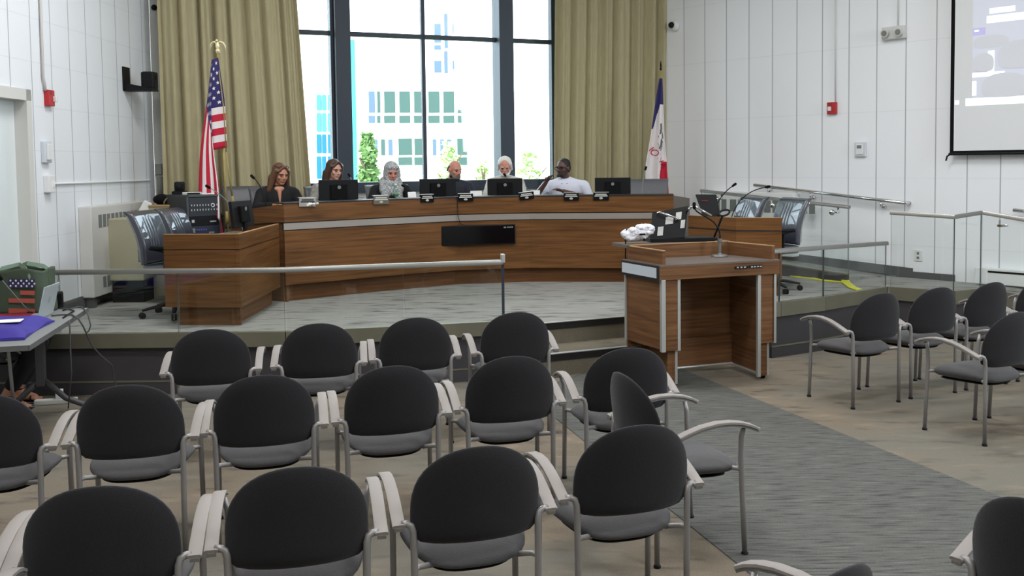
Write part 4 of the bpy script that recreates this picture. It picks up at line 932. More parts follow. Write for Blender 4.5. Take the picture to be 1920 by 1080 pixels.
# ------------------------------------------------------------------ leather chairs
def office_chair(lab, loc, yaw, ztop, m, group, w=0.46, pleats=True, arms=True):
    """local +y is the sitting direction; rear of the back faces -y"""
    T = thing('office_chair', lab, 'chair', loc, yaw, group); H = ztop
    def bk(u, v, side):
        x = (u - .5) * w * (1 - 0.10 * (1 - v)); z = 0.50 + (H - 0.50) * v
        y = -0.22 - 0.13 * v ** 1.25 + 0.035 * math.sin(v * PI) + 0.04 * (u - .5) ** 2
        if v > 0.95: y -= (v - 0.95) * 0.5
        e = (1 - (1 - min(1, (1 - abs(2 * u - 1)) * 8)) ** 2.5) ** .5 * (1 - (1 - min(1, (1 - abs(2 * v - 1)) * 14)) ** 2.5) ** .5
        return Vector((x, y + side * (0.012 + 0.034 * e), z))
    def pl(u, v):
        p = bk(u, v, 1)
        if pleats and 0.22 < v < 0.9:
            for q in (0.40, 0.5, 0.60, 0.70): p.y -= 0.0045 * math.exp(-((u - q - 0.02 * math.sin(v * 5)) / 0.014) ** 2) * min(1, (v - .22) * 8, (0.9 - v) * 8)
        return p
    b = MB(); b.grid(pl, 90, 26).grid(lambda u, v: bk(u, v, -1), 20, 12)
    bmesh.ops.remove_doubles(b.b, verts=b.b.verts[:], dist=0.0005)
    # side skirt closing the two faces
    for (fu, fv) in ((lambda t: 0.0, lambda t: t), (lambda t: 1.0, lambda t: t), (lambda t: t, lambda t: 0.0), (lambda t: t, lambda t: 1.0)):
        b.grid(lambda t, k: bk(fu(t), fv(t), -1 + 2 * k), 20, 1)
    b.build('backrest', m, T, smooth=True)
    b = MB(); b.grid(lambda u, v: bk(0.08 + 0.84 * u, 0.06 + 0.22 * v, -1) + Vector((0, -0.012, 0)), 10, 4); o = b.build('back_shell', M['black'], T, smooth=True); sm = o.modifiers.new('t', 'SOLIDIFY'); sm.thickness = 0.02
    b = MB(); b.box((0, 0.03, 0.455), (w * 0.98, 0.48, 0.09), None, 0.035); b.build('seat', m, T, smooth=True)
    if arms:
        for s in (-1, 1):
            x = s * (w / 2 + 0.03); MB().tube([(s * 0.18, 0.05, 0.42), (x, 0.05, 0.43), (x, 0.05, 0.63), (x, -0.10, 0.66), (x, 0.20, 0.665)], 0.016, 8).box((x, 0.05, 0.672), (0.06, 0.27, 0.028), None, 0.01).build('armrest', M['black'], T)
    MB().lathe([(0.028, 0.10), (0.028, 0.30), (0.05, 0.30), (0.06, 0.41)], n=16).build('gas_lift', M['black'], T, auto=40)
    for k in range(5):
        a = 2 * PI * k / 5 + 0.45; d = Vector((math.cos(a), math.sin(a), 0))
        l = MB().tube([d * 0.02 + Vector((0, 0, 0.12)), d * 0.16 + Vector((0, 0, 0.105)), d * 0.31 + Vector((0, 0, 0.075))], [0.035, 0.028, 0.020], 8, flat=0.6).build('base_arm', M['black'], T, smooth=True)
        n = Vector((-d.y, d.x, 0)); c = d * 0.31 + Vector((0, 0, 0.029)); w_ = MB()
        for q in (-0.014, 0.014): w_.tube([c + n * (q - 0.009), c + n * (q + 0.009)], 0.029, 14)
        w_.build('caster', M['blackm'], l)
    return T
office_chair('black leather office chair at the left edge of the left wing desk', (-3.50, 9.14, HS), R_(-99), 1.00, M['leather'], 'leather chairs at the left wing desk')
office_chair('black leather office chair half hidden by the left wing desk, next to the rack', (-3.53, 9.92, HS), R_(-98), 0.99, M['leather'], 'leather chairs at the left wing desk')
office_chair('black leather office chair behind the right wing desk, the one nearer the dais', (2.13, 10.90, HS), R_(114), 1.00, M['leather'], 'leather chairs at the right wing desk')
office_chair('black leather office chair right of the right wing desk, before the glass panel', (2.47, 10.39, HS), R_(116), 1.00, M['leather'], 'leather chairs at the right wing desk')
for q, (px, Y, py, lab) in enumerate(((455, 10.95, 351, 'empty grey leather chair at the left end of the dais'), (1217, 11.95, 337, 'empty grey leather chair at the right end of the dais'))):
    p = AT(px, py, Y); office_chair(lab, (p.x, p.y + 0.2, HU), R_(200 if px < 800 else 172), p.z - HU, M['leatherg'], 'high-backed chairs behind the dais', 0.52 if px > 800 else 0.56, False)
chl = ['in black', 'in the checked jacket', 'with the headscarf', 'with the bald head', 'with white hair', 'in the white polo']
for q, pp in enumerate(PPL):
    yaw = pp.rotation_euler.z; bx = pp.location; office_chair('grey leather chair behind the person %s at the dais' % chl[q], (bx.x, bx.y + 0.03, HU), yaw + PI, 0.97 if q in (0, 1, 2) else 0.90, M['leatherg'], 'high-backed chairs behind the dais', 0.54, False, False)

# ------------------------------------------------------------------ podium
PA = Vector((0.905, 7.445)); PB = Vector((1.924, 7.80)); pd = (PB - PA).normalized(); PW = (PB - PA).length; pang = math.atan2(pd.y, pd.x)
PO = thing('podium', 'walnut adjustable podium with silver corner posts, before the stage steps', 'podium', (PA.x, PA.y, 0), pang)
dpt = 0.56; fl = -0.07                      # depth and flare of the left side
top = [(0, 0), (PW, 0), (PW, dpt), (fl, dpt)]
b = MB(); b.prism(top, 0.972, 0.985); b.build('worktop', M['lam'], PO)
b = MB(); b.prism([(0.0, 0.0), (PW, 0.0), (PW, 0.03), (0.0, 0.03)], 0.868, 0.972); b.prism([(PW - .03, 0.03), (PW, 0.03), (PW, dpt), (PW - .03, dpt)], 0.868, 0.972); b.build('apron', M['wood2'], PO)
b = MB(); b.prism([(-0.006, 0.0), (0.0, 0.0), (fl, dpt), (fl - 0.006, dpt)], 0.86, 0.978); b.build('side_reveal', M['groove'], PO)
b = MB(); b.prism([(-0.012 + fl * .08, 0.03), (-0.006 + fl * .08, 0.03), (fl * .94 - .0065, dpt - .02), (fl * .94 - 0.0125, dpt - .02)], 0.882, 0.962); b.build('blank_panel', mat('pale_blue_panel', (196, 206, 214), 0.4), PO)
# outer shells
sh = MB(); sh.prism([(0.03, 0.02), (0.055, 0.02), (0.055 + fl, dpt - .02), (0.03 + fl, dpt - .02)], 0.315, 0.868); sh.build('left_side_panel', M['wood2'], PO)
sh = MB(); sh.prism([(0.05, 0.02), (0.165, 0.02), (0.165, 0.045), (0.05, 0.045)], 0.305, 0.868); sh.build('left_front_panel', M['wood2'], PO)
sh = MB(); sh.prism([(PW - 0.165, 0.02), (PW - 0.04, 0.02), (PW - 0.04, 0.045), (PW - 0.165, 0.045)], 0.305, 0.868); sh.build('right_front_panel', M['wood2'], PO)
sh = MB(); sh.prism([(PW - 0.055, 0.02), (PW - 0.03, 0.02), (PW - 0.03, dpt - .02), (PW - 0.055, dpt - .02)], 0.315, 0.868); sh.build('right_side_panel', M['wood2'], PO)
sh = MB(); sh.prism([(0.03 + fl, dpt - .045), (PW - 0.03, dpt - .045), (PW - .03, dpt - .02), (0.03 + fl, dpt - .02)], 0.26, 0.868); sh.build('back_panel', M['wood2'], PO)
lowb = MB(); lowb.prism([(0.06, dpt - .08), (PW - 0.06, dpt - .08), (PW - .06, dpt - .055), (0.06, dpt - .055)], 0.06, 0.30); lowb.build('lower_back_panel', M['wood2'], PO)
lowb = MB(); lowb.prism([(PW - 0.16, 0.05), (PW - 0.135, 0.05), (PW - 0.135, dpt - .06), (PW - 0.16, dpt - .06)], 0.05, 0.86); lowb.build('right_leg_panel', M['wood2'], PO)
lowb = MB(); lowb.prism([(PW - 0.135, 0.05), (PW - 0.085, 0.05), (PW - 0.085, 0.075), (PW - 0.135, 0.075)], 0.03, 0.40); lowb.build('right_leg_front', M['wood2'], PO)
lowb = MB(); lowb.prism([(0.135, 0.05), (0.16, 0.05), (0.16, dpt - .06), (0.135, dpt - .06)], 0.05, 0.86); lowb.prism([(0.09, 0.05), (0.14, 0.05), (0.14, 0.075), (0.09, 0.075)], 0.03, 0.40); lowb.build('left_leg_panel', M['wood2'], PO)
def post(x, y, z0, z1, w=0.026): b = MB(); b.bx(x - w / 2, x + w / 2, y - w / 2, y + w / 2, z0, z1, 0.003); b.build('corner_post', M['alu'], PO)
post(0.035, 0.018, 0.30, 0.868, 0.036); post(0.028 + fl, dpt - .02, 0.31, 0.868, 0.024); post(0.178, 0.03, 0.30, 0.868); post(PW - 0.178, 0.03, 0.03, 0.868, 0.03); post(PW - 0.03, 0.025, 0.30, 0.868, 0.022)
post(0.165, 0.055, 0.03, 0.30, 0.022); post(PW - 0.075, 0.06, 0.03, 0.32, 0.02); post(PW - 0.03, dpt - .02, 0.30, 0.868, 0.022)
b = MB(); b.tube([(0.16, dpt - .09, 0.055), (PW - 0.15, dpt - .09, 0.055)], 0.011).tube([(PW - 0.165, 0.06, 0.05), (PW - 0.165, dpt - .09, 0.05)], 0.011); b.build('bottom_rail', M['alu'], PO)
for (x, y) in ((0.13, 0.08), (PW - 0.11, 0.08), (0.10, dpt - .07), (PW - 0.06, dpt - .07)):
    b = MB(); b.tube([(x - .012, y, 0.026), (x + .012, y, 0.026)], 0.026, 14).bx(x - .016, x + .016, y - .012, y + .012, 0.03, 0.062); b.build('caster', M['black'], PO)
b = MB(); b.bx(PW * 0.615, PW * 0.725, -0.006, 0.0, 0.925, 0.945); b.bx(PW * 0.735, PW * 0.845, -0.006, 0.0, 0.927, 0.949); b.build('port_plate', M['black'], PO)
b = MB(); 
for x in (.63, .66, .69, .75, .775, .80, .825): b.bx(PW * x, PW * x + .018, -0.008, -0.005, 0.932, 0.942)
b.build('ports', M['alu'], PO)
# hutch
HZ = 1.098
def hside(pts, z1, nm):
    b = MB(); b.prism(pts, 0.985, z1 - 0.006); b.build(nm, M['wood2'], PO); b = MB(); b.prism(pts, z1 - 0.006, z1); b.build('edge_band', M['edge'], PO)
hside([(0.035, 0.02), (0.062, 0.02), (0.062 + fl * .8, 0.53), (0.035 + fl * .8, 0.53)], HZ, 'hutch_side')
hside([(0.0, 0.53), (0.905, 0.53), (0.905, 0.555), (0.0, 0.555)], HZ + 0.005, 'hutch_back')
hside([(0.905, 0.53), (PW - 0.06, 0.02), (PW - 0.032, 0.02), (0.935, 0.545)], HZ, 'hutch_side')
b = MB(); b.prism([(-0.03, 0.56), (0.95, 0.56), (0.95, 0.86), (-0.03, 0.86)], 1.075, 1.10); b.prism([(0.0, 0.556), (0.92, 0.556), (0.92, 0.585), (0.0, 0.585)], 0.985, 1.08); b.build('rear_shelf', M['lam'], PO)
def onpod(u, v, z): q = PA + pd * u + Vector((-pd.y, pd.x)) * v; return Vector((q.x, q.y, z))
def podpt(px, v):   # world point on the podium line at depth v in photo column px
    a = onpod(0, v, 0); c = onpod(1, v, 0); return PL(px, 450, (a.x, a.y), (c.x, c.y))
# desk microphone on the podium
mb = G(1349.5, 481, 0.986); tp = AT(1301.5, 384, mb.y + 0.05)
Tm = thing('desk_microphone', 'gooseneck microphone on a round base on the podium top', 'microphone', mb)
MB().lathe([(0.068, 0), (0.070, 0.006), (0.064, 0.016), (0.02, 0.022), (0.013, 0.03), (0.013, 0.12), (0.018, 0.125), (0.018, 0.150)], n=28).build('base', mat('mic_base', (120, 120, 118), 0.4, 0.4), Tm, auto=40)
pth = [AT(x, y, mb.y + 0.02) - mb for x, y in ((1350, 452), (1350, 440), (1347, 428), (1338, 416), (1326, 408), (1315, 402), (1306, 396), (1302, 390))]
MB().tube(pth, 0.0065, 8).build('gooseneck', M['black'], Tm, smooth=True)
MB().cap(pth[-1], pth[-1] + Vector((-0.002, 0, 0.035)), 0.013, 0.015).build('capsule', M['blackm'], Tm, smooth=True)
# black equipment case standing open behind the hutch
Yc = podpt(1254, 0.67).y
cs = thing('equipment_case', 'black folding equipment case with white labels and silver handles on the podium', 'case', (0, 0, 1.10))
def cpt(px, py, dy=0.0): q = AT(px, py, Yc + dy); return Vector((q.x, q.y, q.z - 1.10))
def slab(mb, pts, t=0.03):
    P = [Vector(p) for p in pts]; n = (P[1] - P[0]).cross(P[2] - P[0]).normalized() * t
    va = [mb.b.verts.new(p) for p in P]; vb = [mb.b.verts.new(p + n) for p in P]; k = len(P)
    mb.b.faces.new(va); mb.b.faces.new(vb[::-1])
    for i in range(k): mb.b.faces.new((va[i], va[(i + 1) % k], vb[(i + 1) % k], vb[i]))
    return mb
zb0 = cpt(1220, 455)[2]
LQ = [cpt(1218.5, 448, -.02), cpt(1284, 445, -.02), cpt(1290, 386, .07), cpt(1223, 399, .07)]
for q in LQ[:2]: q.z = max(q.z, 0.004)
slab(MB(), LQ, -0.02).build('lid', M['black'], cs)
def onlid(u, v, o=0.004):
    p = LQ[0].lerp(LQ[1], u).lerp(LQ[3].lerp(LQ[2], u), v); n = (LQ[1] - LQ[0]).cross(LQ[3] - LQ[0]).normalized(); n = n if n.y < 0 else -n; return p + n * o
b = MB()
for (u0, u1, v0, v1) in ((.20, .36, .10, .42), (.40, .62, .48, .74), (.68, .84, .60, .84), (.84, .96, .30, .56)): slab(b, [onlid(u0, v0), onlid(u1, v0), onlid(u1, v1), onlid(u0, v1)], 0.001)
b.build('label', mat('grey_white_label', (186, 186, 182), .7), cs)
b = MB(); b.tube([onlid(.16, .92, .02), onlid(.20, .90, .05), onlid(.72, .58, .05), onlid(.76, .56, .02)], 0.010, 10); b.build('handle', M['chrome'], cs, smooth=True)
b = MB(); b.tube([onlid(.98, .80, .0), cpt(1296, 388, .0), cpt(1303, 387, -.0), cpt(1334, 405, -.02)], 0.010, 10); b.build('handle', M['chrome'], cs, smooth=True)
b = MB(); y0 = Yc - 0.02; xa, xb = cpt(1216, 450).x, cpt(1340, 450).x; b.box(((xa + xb) / 2, Yc + 0.10, 0.018), (xb - xa, 0.22, 0.034), Euler((0, 0, 0.10)), 0.006); b.build('tray', M['black'], cs)
# small tilting monitor
Ym = podpt(1335, 0.67).y
tm = thing('small_monitor', 'small black monitor on an angled arm with a ring, right of the case', 'monitor', (0, 0, 1.10))
def mpt(px, py, dy=0.0): q = AT(px, py, Ym + dy); return Vector((q.x, q.y, q.z - 1.10))
slab(MB(), [mpt(1319, 404), mpt(1351, 405.5), mpt(1343, 364.5, .05), mpt(1305, 364.5, .05)], -0.03).build('housing', M['black'], tm)
b = MB(); b.tube([mpt(1341, 446, .0), mpt(1338, 446), mpt(1354, 407), mpt(1352, 404)], 0.010, 8); b.build('arm', M['black'], tm, smooth=True)
b = MB(); cc = mpt(1358, 399, -.02); b.tube([cc + Vector((0.046 * math.cos(t), 0.03 * math.sin(t), 0.022 * math.sin(t) + .012 * math.cos(t))) for t in [k * PI / 8 for k in range(17)]], 0.009, 8); b.build('ring_handle', M['black'], tm, smooth=True)
b = MB(); b.box(mpt(1340, 450) * 1 + Vector((0, 0.02, 0)), (0.10, 0.10, 0.02), None, 0.004); fo = b.build('foot', M['black'], tm); fo.location.z = 0.012 - (mpt(1340, 450).z)
b = MB(); slab(b, [mpt(1316, 377, .03), mpt(1327, 377, .03), mpt(1327, 375.8, .03), mpt(1316, 375.8, .03)], -0.002); b.build('badge', M['red'], tm).location.y = -0.012
# white plastic bag with black strap
Yb = podpt(1196, 0.65).y; bc = AT(1197, 437, Yb)
rnd = random.Random(4); b = MB(); b.ell((0.0, 0, 0.0), (.125, .07, .058), Euler((0, -0.25, 0))); b.ell((0.06, 0, 0.035), (.08, .06, .045)); b.ell((-0.10, 0, -0.01), (.045, .05, .04))
for k in range(9): a_ = k * .7; b.ell((.10 * math.cos(a_), -.02, .035 * math.sin(a_) + .008 + .03 * math.cos(a_)), (rnd.uniform(.035, .05), .05, rnd.uniform(.02, .03)), Euler((0, rnd.uniform(-.8, .8), 0)), 10)
PB_ = thing('plastic_bag', 'crumpled white plastic bag at the left rear of the podium', 'bag', (bc.x, bc.y, bc.z))
o = b.build('bag', mat('white_plastic_film', (214, 214, 220), 0.35, noise=0.12, nscale=14), PB_, smooth=True); r = o.modifiers.new('surface', 'REMESH'); r.mode = 'VOXEL'; r.voxel_size = 0.005
txx = bpy.data.textures.new('crumple', 'CLOUDS'); txx.noise_scale = 0.05; dm = o.modifiers.new('crumple', 'DISPLACE'); dm.texture = txx; dm.strength = 0.03; dm.mid_level = 0.5
b = MB(); b.ell((0.04, -0.085, -0.05), (0.012, 0.01, 0.012)).bx(0.0, 0.05, -0.088, -0.08, -0.012, 0.002); b.build('print_mark', M['blackm'], PB_)
stp = [AT(x, y, Yb - 0.02) for x, y in ((1176, 428), (1171, 440), (1173, 455), (1173, 470), (1172.5, 484), (1176, 486))]
tag(MB().tube(stp, 0.006, 6).build('strap', M['black'], None, smooth=True), 'black cable hanging from the white bag down the podium side', 'cable')

# yellow cable protector on the stage floor
yp = [G(x, y, HS + 0.008) for x, y in ((1480, 516), (1500, 520), (1525, 522), (1540, 525), (1560, 527), (1583, 529))]
T = thing('yellow_tape', 'yellow cable tape lying along the ramp kerb', 'tape', (0, 0, 0))
MB().strip(yp, 0.075, 0.012).build('strip', M['yellow'], T)
yq = [G(x, y, HS + 0.010) for x, y in ((1584, 524), (1588, 531), (1599, 539), (1616, 544.5))]
MB().strip(yq, 0.09, 0.012).build('folded_end', M['yellow'], T)

# ------------------------------------------------------------------ flags
def flag(name, label, base, top, hoist, cloth, nu, nv, mats, mi, finial):
    T = thing(name, label, 'flag', base); d = Vector(top) - Vector(base)
    MB().tube([(0, 0, 0.05), d], 0.013, 10).build('pole', M['poleg'], T, smooth=True)
    MB().lathe([(0.16, 0), (0.165, 0.015), (0.12, 0.04), (0.05, 0.06), (0.025, 0.10)], n=24).build('stand', M['gold'], T, auto=40)
    finial(T, d)
    f = lambda u, v: cloth(u, v, d)
    o = MB().grid(f, nu, nv, mi).build('banner', mats, T, smooth=True); s = o.modifiers.new('t', 'SOLIDIFY'); s.thickness = 0.003; s.offset = 0
    return T, f, o
def eagle(T, d):
    b = MB(); b.ell(d + Vector((0, 0, 0.03)), 0.024).ell(d + Vector((0, -.005, 0.085)), (0.022, 0.020, 0.045)).ell(d + Vector((0, -.024, 0.135)), (0.014, 0.022, 0.015))
    for s in (-1, 1):
        b.tube([d + Vector((s * .005, .004, .10)), d + Vector((s * .030, .006, .125)), d + Vector((s * .058, .008, .115)), d + Vector((s * .078, .010, .080)), d + Vector((s * .084, .010, .035))], [.022, .034, .032, .022, .005], 10, flat=0.35)
    b.tube([d + Vector((0, 0, .05)), d + Vector((0, .01, .0))], [.018, .026], 8); b.build('eagle_finial', mat('pale_gold', (244, 232, 186), 0.35, 0.35), T, smooth=True)
def us_cloth(u, v, d):
    p = d - d.normalized() * (0.05 + v * 0.98)
    if u < 0.10:
        t = u / 0.10; return p + Vector((0.055 - 0.15 * t * (0.35 + 0.65 * min(1, v * 2.2)) - 0.045 * (1 - min(1, v * 2.2)), -0.03 - 0.05 * math.sin(t * PI * .6), -0.03 * t))
    t = (u - 0.10) / 0.90; L = 1.50 - 0.40 * v; k = min(1, v * 2.2)
    s0 = Vector((0.055 - 0.15 * (0.35 + 0.65 * k) - 0.045 * (1 - k), -0.03 - 0.0476, -0.03))
    # three overlapping layers: the top five stripes lie in front, the rest folds back behind them
    if v < 0.42: xl, yl = -0.19 + 0.28 * v / 0.42, -0.045
    elif v < 0.62: q = (v - 0.42) / 0.20; xl, yl = 0.09 - 0.14 * q, -0.045 + 0.075 * q
    else: q = (v - 0.62) / 0.38; xl, yl = -0.05 + 0.15 * q, 0.03 + 0.02 * q
    e = t ** 0.8
    return p + s0 + Vector((xl * e + 0.012 * math.sin(t * 7 + v * 6), yl * e + 0.014 * math.sin(v * 24 + t * 2) * e, -L * t))
top_ = AT(408.5, 100, 10.62); bot_ = AT(429, 470, 10.62); bs = top_ + (bot_ - top_) * ((top_.z - HS) / (top_.z - bot_.z)); 
def us_mi(u, v): return 2 if (u < 0.40 and v < 7 / 13) else (0 if int(v * 13) % 2 == 0 else 1)
US, usf, uso = flag('flag', 'American flag with eagle finial hanging on a pole beside the rack', (bs.x, bs.y, HS), top_, 0.95, us_cloth, 60, 26, [M['fred'], M['fwhite'], M['fblue']], us_mi, eagle)
b = MB()
for i in range(11):
    for j in range(9):
        if (i + j) % 2: continue
        u0 = 0.40 * (i + 1) / 12; v0 = (7 / 13) * (j + 1) / 10; P = []
        for k in range(10):
            a = PI / 2 + k * PI / 5; rr = 1.0 if k % 2 == 0 else 0.42; P.append((u0 + rr * math.cos(a) * 0.0155, v0 - rr * math.sin(a) * 0.024))
        for sgn in (-1, 1):
            c0 = usf(u0, v0); 
            n = (usf(u0 + .01, v0) - c0).cross(usf(u0, v0 + .01) - c0).normalized() * 0.003 * sgn
            b.b.faces.new([b.b.verts.new(usf(max(0, q[0]), max(0, q[1])) + n) for q in P])
b.build('stars', M['fwhite'], US, fix=False)
b = MB(); dd = top_ - Vector((bs.x, bs.y, HS))
for s, (x0, y0, x1, y1) in enumerate(((424, 285, 438, 388), (420, 300, 426, 420))):
    A = AT(x0, y0, 10.52) - Vector((bs.x, bs.y, HS)); B2 = AT(x1, y1, 10.52) - Vector((bs.x, bs.y, HS)); b.tube([A, A.lerp(B2, .8)], 0.010, 8).tube([A.lerp(B2, .8), B2], [0.014, 0.024], 8)
b.tube([dd - dd.normalized() * .08 + Vector((0.0, -.02, 0)), AT(419, 200, 10.52) - Vector((bs.x, bs.y, HS)), AT(424, 285, 10.52) - Vector((bs.x, bs.y, HS))], 0.006, 6)
b.build('gold_tassel', mat('tassel_gold', (150, 132, 74), .7), US, smooth=True)
def spear(T, d): MB().lathe([(0.012, 0), (0.016, 0.02), (0.010, 0.04), (0.014, 0.06), (0.002, 0.13)], d, 12).build('spear_finial', M['black'], T, auto=40)
def ia_cloth(u, v, d):
    drop = 0.06 + 1.66 * u                       # hanging length below the finial; v runs from the left edge to the pole side
    xl = -0.012 - 0.20 * min(1, drop / 1.2) ** 0.9; xr = 0.012 + 0.055 * min(1, drop / 1.2) + 0.03 * max(0, drop - 1.3)
    x = xl + (xr - xl) * v + 0.010 * math.sin(v * 9 + drop * 3) * min(1, drop)
    y = -0.05 - (0.035 * math.sin(v * 11 + drop * 1.3) + 0.02 * math.sin(v * 5 - drop * 2)) * min(1, drop + 0.1)
    return Vector((d.x + x, d.y + y, d.z - drop - 0.05))
def ia_mi(u, v):
    drop = 0.06 + 1.66 * u
    if drop < (0.74 if v < 0.12 else 0.74 - 0.33 * min(1, (v - 0.12) / 0.45)): return 0
    if drop > (1.46 if v < 0.62 else 1.46 - 0.30 * min(1, (v - 0.62) / 0.15)) and v > 0.45: return 2
    return 1
tp2 = AT(1239, 132, 12.95); bt2 = AT(1245, 372, 12.95); bs2 = tp2 + (bt2 - tp2) * ((tp2.z - HU) / (tp2.z - bt2.z))
IA, iaf, iao = flag('flag', 'blue, white and red state flag drooping on a pole by the right curtain', (bs2.x, bs2.y, HU), tp2, 0.95, ia_cloth, 72, 36, [M['fblue'], M['fwhite'], M['fred']], ia_mi, spear)
def ia_at(x, drop):                              # point of the cloth at sideways offset x and hanging length drop
    u = min(max((drop - 0.06) / 1.66, 0), 1); a, b_ = iaf(u, 0).x, iaf(u, 1).x; X = (tp2.x - bs2.x) + x
    return iaf(u, min(max((X - a) / (b_ - a), 0), 1)) + Vector((0, -0.006, 0))
ia_map = lambda x, y: ia_at(-0.048 + 0.60 * x + 0.80 * y, 1.115 + 0.80 * x - 0.60 * y)
text_mesh('IOWA', 0.115, ia_map, 'lettering', M['fred'], IA)
b = MB()
for (x0, d0, x1, d1, w) in ((-.02, .66, -.035, .80, .022), (-.03, .74, .012, .86, .020), (-.05, .82, .0, .92, .030), (-.02, .86, -.045, 1.0, .018), (.0, .92, -.03, 1.02, .014), (-.06, .92, -.05, .99, .012)):
    P0, P1_ = ia_at(x0, d0), ia_at(x1, d1); b.strip([P0, P0.lerp(P1_, .5) + Vector((0.008, -.004, 0)), P1_], w, 0.003, (1, 0, 0.2))
b.build('eagle_emblem', mat('emblem_grey', (96, 96, 92), 0.8), IA)

# ------------------------------------------------------------------ equipment rack at the left
Yr = 10.25
rk0 = AT(352, 440, Yr); rk1 = AT(411, 440, Yr)
ra = R_(45); Wk = 0.375; tz_ = AT(380, 366, Yr).z - HS
RK = thing('equipment_rack', 'black wheeled equipment rack full of mixers and amplifiers, below the flag', 'equipment rack', (rk0.x, rk0.y, HS), ra)
MB().bx(0, Wk, 0.012, 0.58, 0.06, tz_, 0.01).build('case', mat('rack_black', (40, 40, 42), 0.6), RK)
MB().bx(0, 0.018, -0.008, 0.014, 0.06, tz_, .002).bx(Wk - .018, Wk, -0.008, 0.014, 0.06, tz_, .002).bx(0, Wk, -0.008, 0.014, tz_ - .02, tz_, .002).build('edge_trim', mat('rack_edge', (74, 78, 80), 0.4, 0.4), RK)
zc0 = tz_ - 0.43
def unit(z0, z1, nm, m): return MB().bx(0.022, Wk - 0.022, -0.004, 0.02, z0, z1, .002).build(nm, m, RK)
u1 = unit(zc0 + .20, zc0 + .40, 'mixer', mat('mixer_face', (34, 40, 48), 0.5)); u2 = unit(zc0 + .10, zc0 + .195, 'receiver', M['black']); u3 = unit(zc0 - .02, zc0 + .095, 'amplifier', mat('amp_face', (30, 34, 52), 0.5)); unit(0.08, zc0 - .03, 'blank_drawer', M['black'])
for r_ in range(2):
    b = MB()
    for k in range(10): b.lathe([(0.008, 0), (0.006, 0.012)], (0, 0, 0), 8) if 0 else b.box((0.045 + k * (Wk - .09) / 9, -0.012, zc0 + .27 + r_ * .05), (0.010, 0.012, 0.018), None)
    b.build('knob_row', M['alu'], u1)
MB().box((0.06, -.008, zc0 + .15), (.03, .008, .03)).build('knob', M['alu'], u2); MB().box((Wk - .09, -.008, zc0 + .14), (.07, .006, .014)).build('display', M['alu'], u2)
b = MB()
for k in range(5): b.box((.10 + k * .025, -.008, zc0 + .055), (.016, .008, .016))
b.build('knob', mat('blue_knob', (70, 76, 150), 0.4), u3)
b = MB(); b.box((.055, -.008, zc0 + .05), (.05, .006, .05)); b.box((Wk - .11, -.008, zc0 + .02), (.06, .006, .02)); b.build('connector', M['grill'], u3)
b = MB(); b.tube([(Wk - .09 + .018 * math.cos(t), -.014, zc0 + .315 + .018 * math.sin(t)) for t in [k * PI / 6 for k in range(13)]], .005, 6); b.build('cable_loop', M['white'], u1)
for (x, y) in ((.05, .07), (Wk - .05, .07), (.05, .52), (Wk - .05, .52)): b = MB(); b.tube([(x - .015, y, .03), (x + .015, y, .03)], .03, 12).bx(x - .02, x + .02, y - .015, y + .015, .03, .065); b.build('caster', M['black'], RK)
ztop = HS + tz_
cm = AT(325, 360, Yr + 0.35)
PC = thing('camera_unit', 'small black pan-tilt camera on top of the equipment rack', 'camera', (rk0.x - 0.22, rk0.y + 0.40, ztop - 0.0), 0.3)
bb = MB(); bb.box((0, 0, 0), (0.30, 0.2, 0.004)); 
MB().lathe([(0.085, 0), (0.085, 0.03), (0.05, 0.045)], n=18).build('base', M['black'], PC, auto=40); MB().box((0, 0, .09), (0.11, 0.10, 0.10), None, .02).build('head', M['black'], PC, smooth=False); MB().tube([(0, -.05, .10), (0, -.075, .10)], .028, 14).build('lens', M['screen'], PC)
tp_ = thing('tape_recorder', 'flat silver and black device on the rack beside the camera', 'device', (rk0.x - 0.02, rk0.y + 0.22, ztop), 0.35)
MB().bx(-.10, .10, -.06, .06, 0, .03, .006).build('case', M['alu'], tp_); MB().bx(-.05, .08, -.064, -.058, .006, .024).build('front', M['black'], tp_)
pp_ = MB().box((0, 0, .006), (.19, .16, .012), Euler((0.0, 0, .2)), .002).build('papers', M['paper']); pp_.location = (rk0.x + .12, rk0.y + .32, ztop + .001); tag(pp_, 'small pile of papers at the right rear of the rack top', 'papers')
# wooden box with dark bag behind the leather chairs
wb = AT(307, 392, 10.55); WB = thing('wooden_box', 'pale wooden box behind the leather chairs at the left', 'box', (wb.x, wb.y, HS), 0.1)
zt2 = AT(307, 384, 10.55).z - HS
MB().bx(-.15, .14, 0, .28, 0, zt2 - .02).build('carcass', M['beige'], WB); MB().bx(-.16, .15, -.01, .29, zt2 - .02, zt2, .003).build('lid', mat('pale_lid', (176, 140, 92), 0.5), WB)
b = MB(); b.ell((-.06, .12, zt2 + HS + .055), (.10, .09, .06)).ell((.03, .12, zt2 + HS + .03), (.09, .08, .035)); o = b.build('black_bag', M['blackm'], None, smooth=True); o.location = (wb.x, wb.y, 0); tag(o, 'soft dark bag slumped on the pale wooden box', 'bag')
b = MB(); b.tube([(-.02 + .07 * math.cos(t), 0.0, .07 * math.sin(t)) for t in [k * PI / 10 for k in range(11)]], .010, 8); o = b.build('headphones', mat('khaki_band', (116, 110, 86), 0.7), None, smooth=True); o.location = (wb.x + .08, wb.y + .04, zt2 + HS + .005); tag(o, 'khaki headphone band lying by the dark bag', 'headphones')
pc = AT(269, 385, 10.5); o = MB().box((0, 0, 0), (.09, .05, .13), Euler((0.1, 0.5, 0.4)), .01).build('white_folded_card', M['white']); o.location = (pc.x, pc.y + .05, pc.z - .02); tag(o, 'white angled card sticking up behind the left leather chair', 'card')

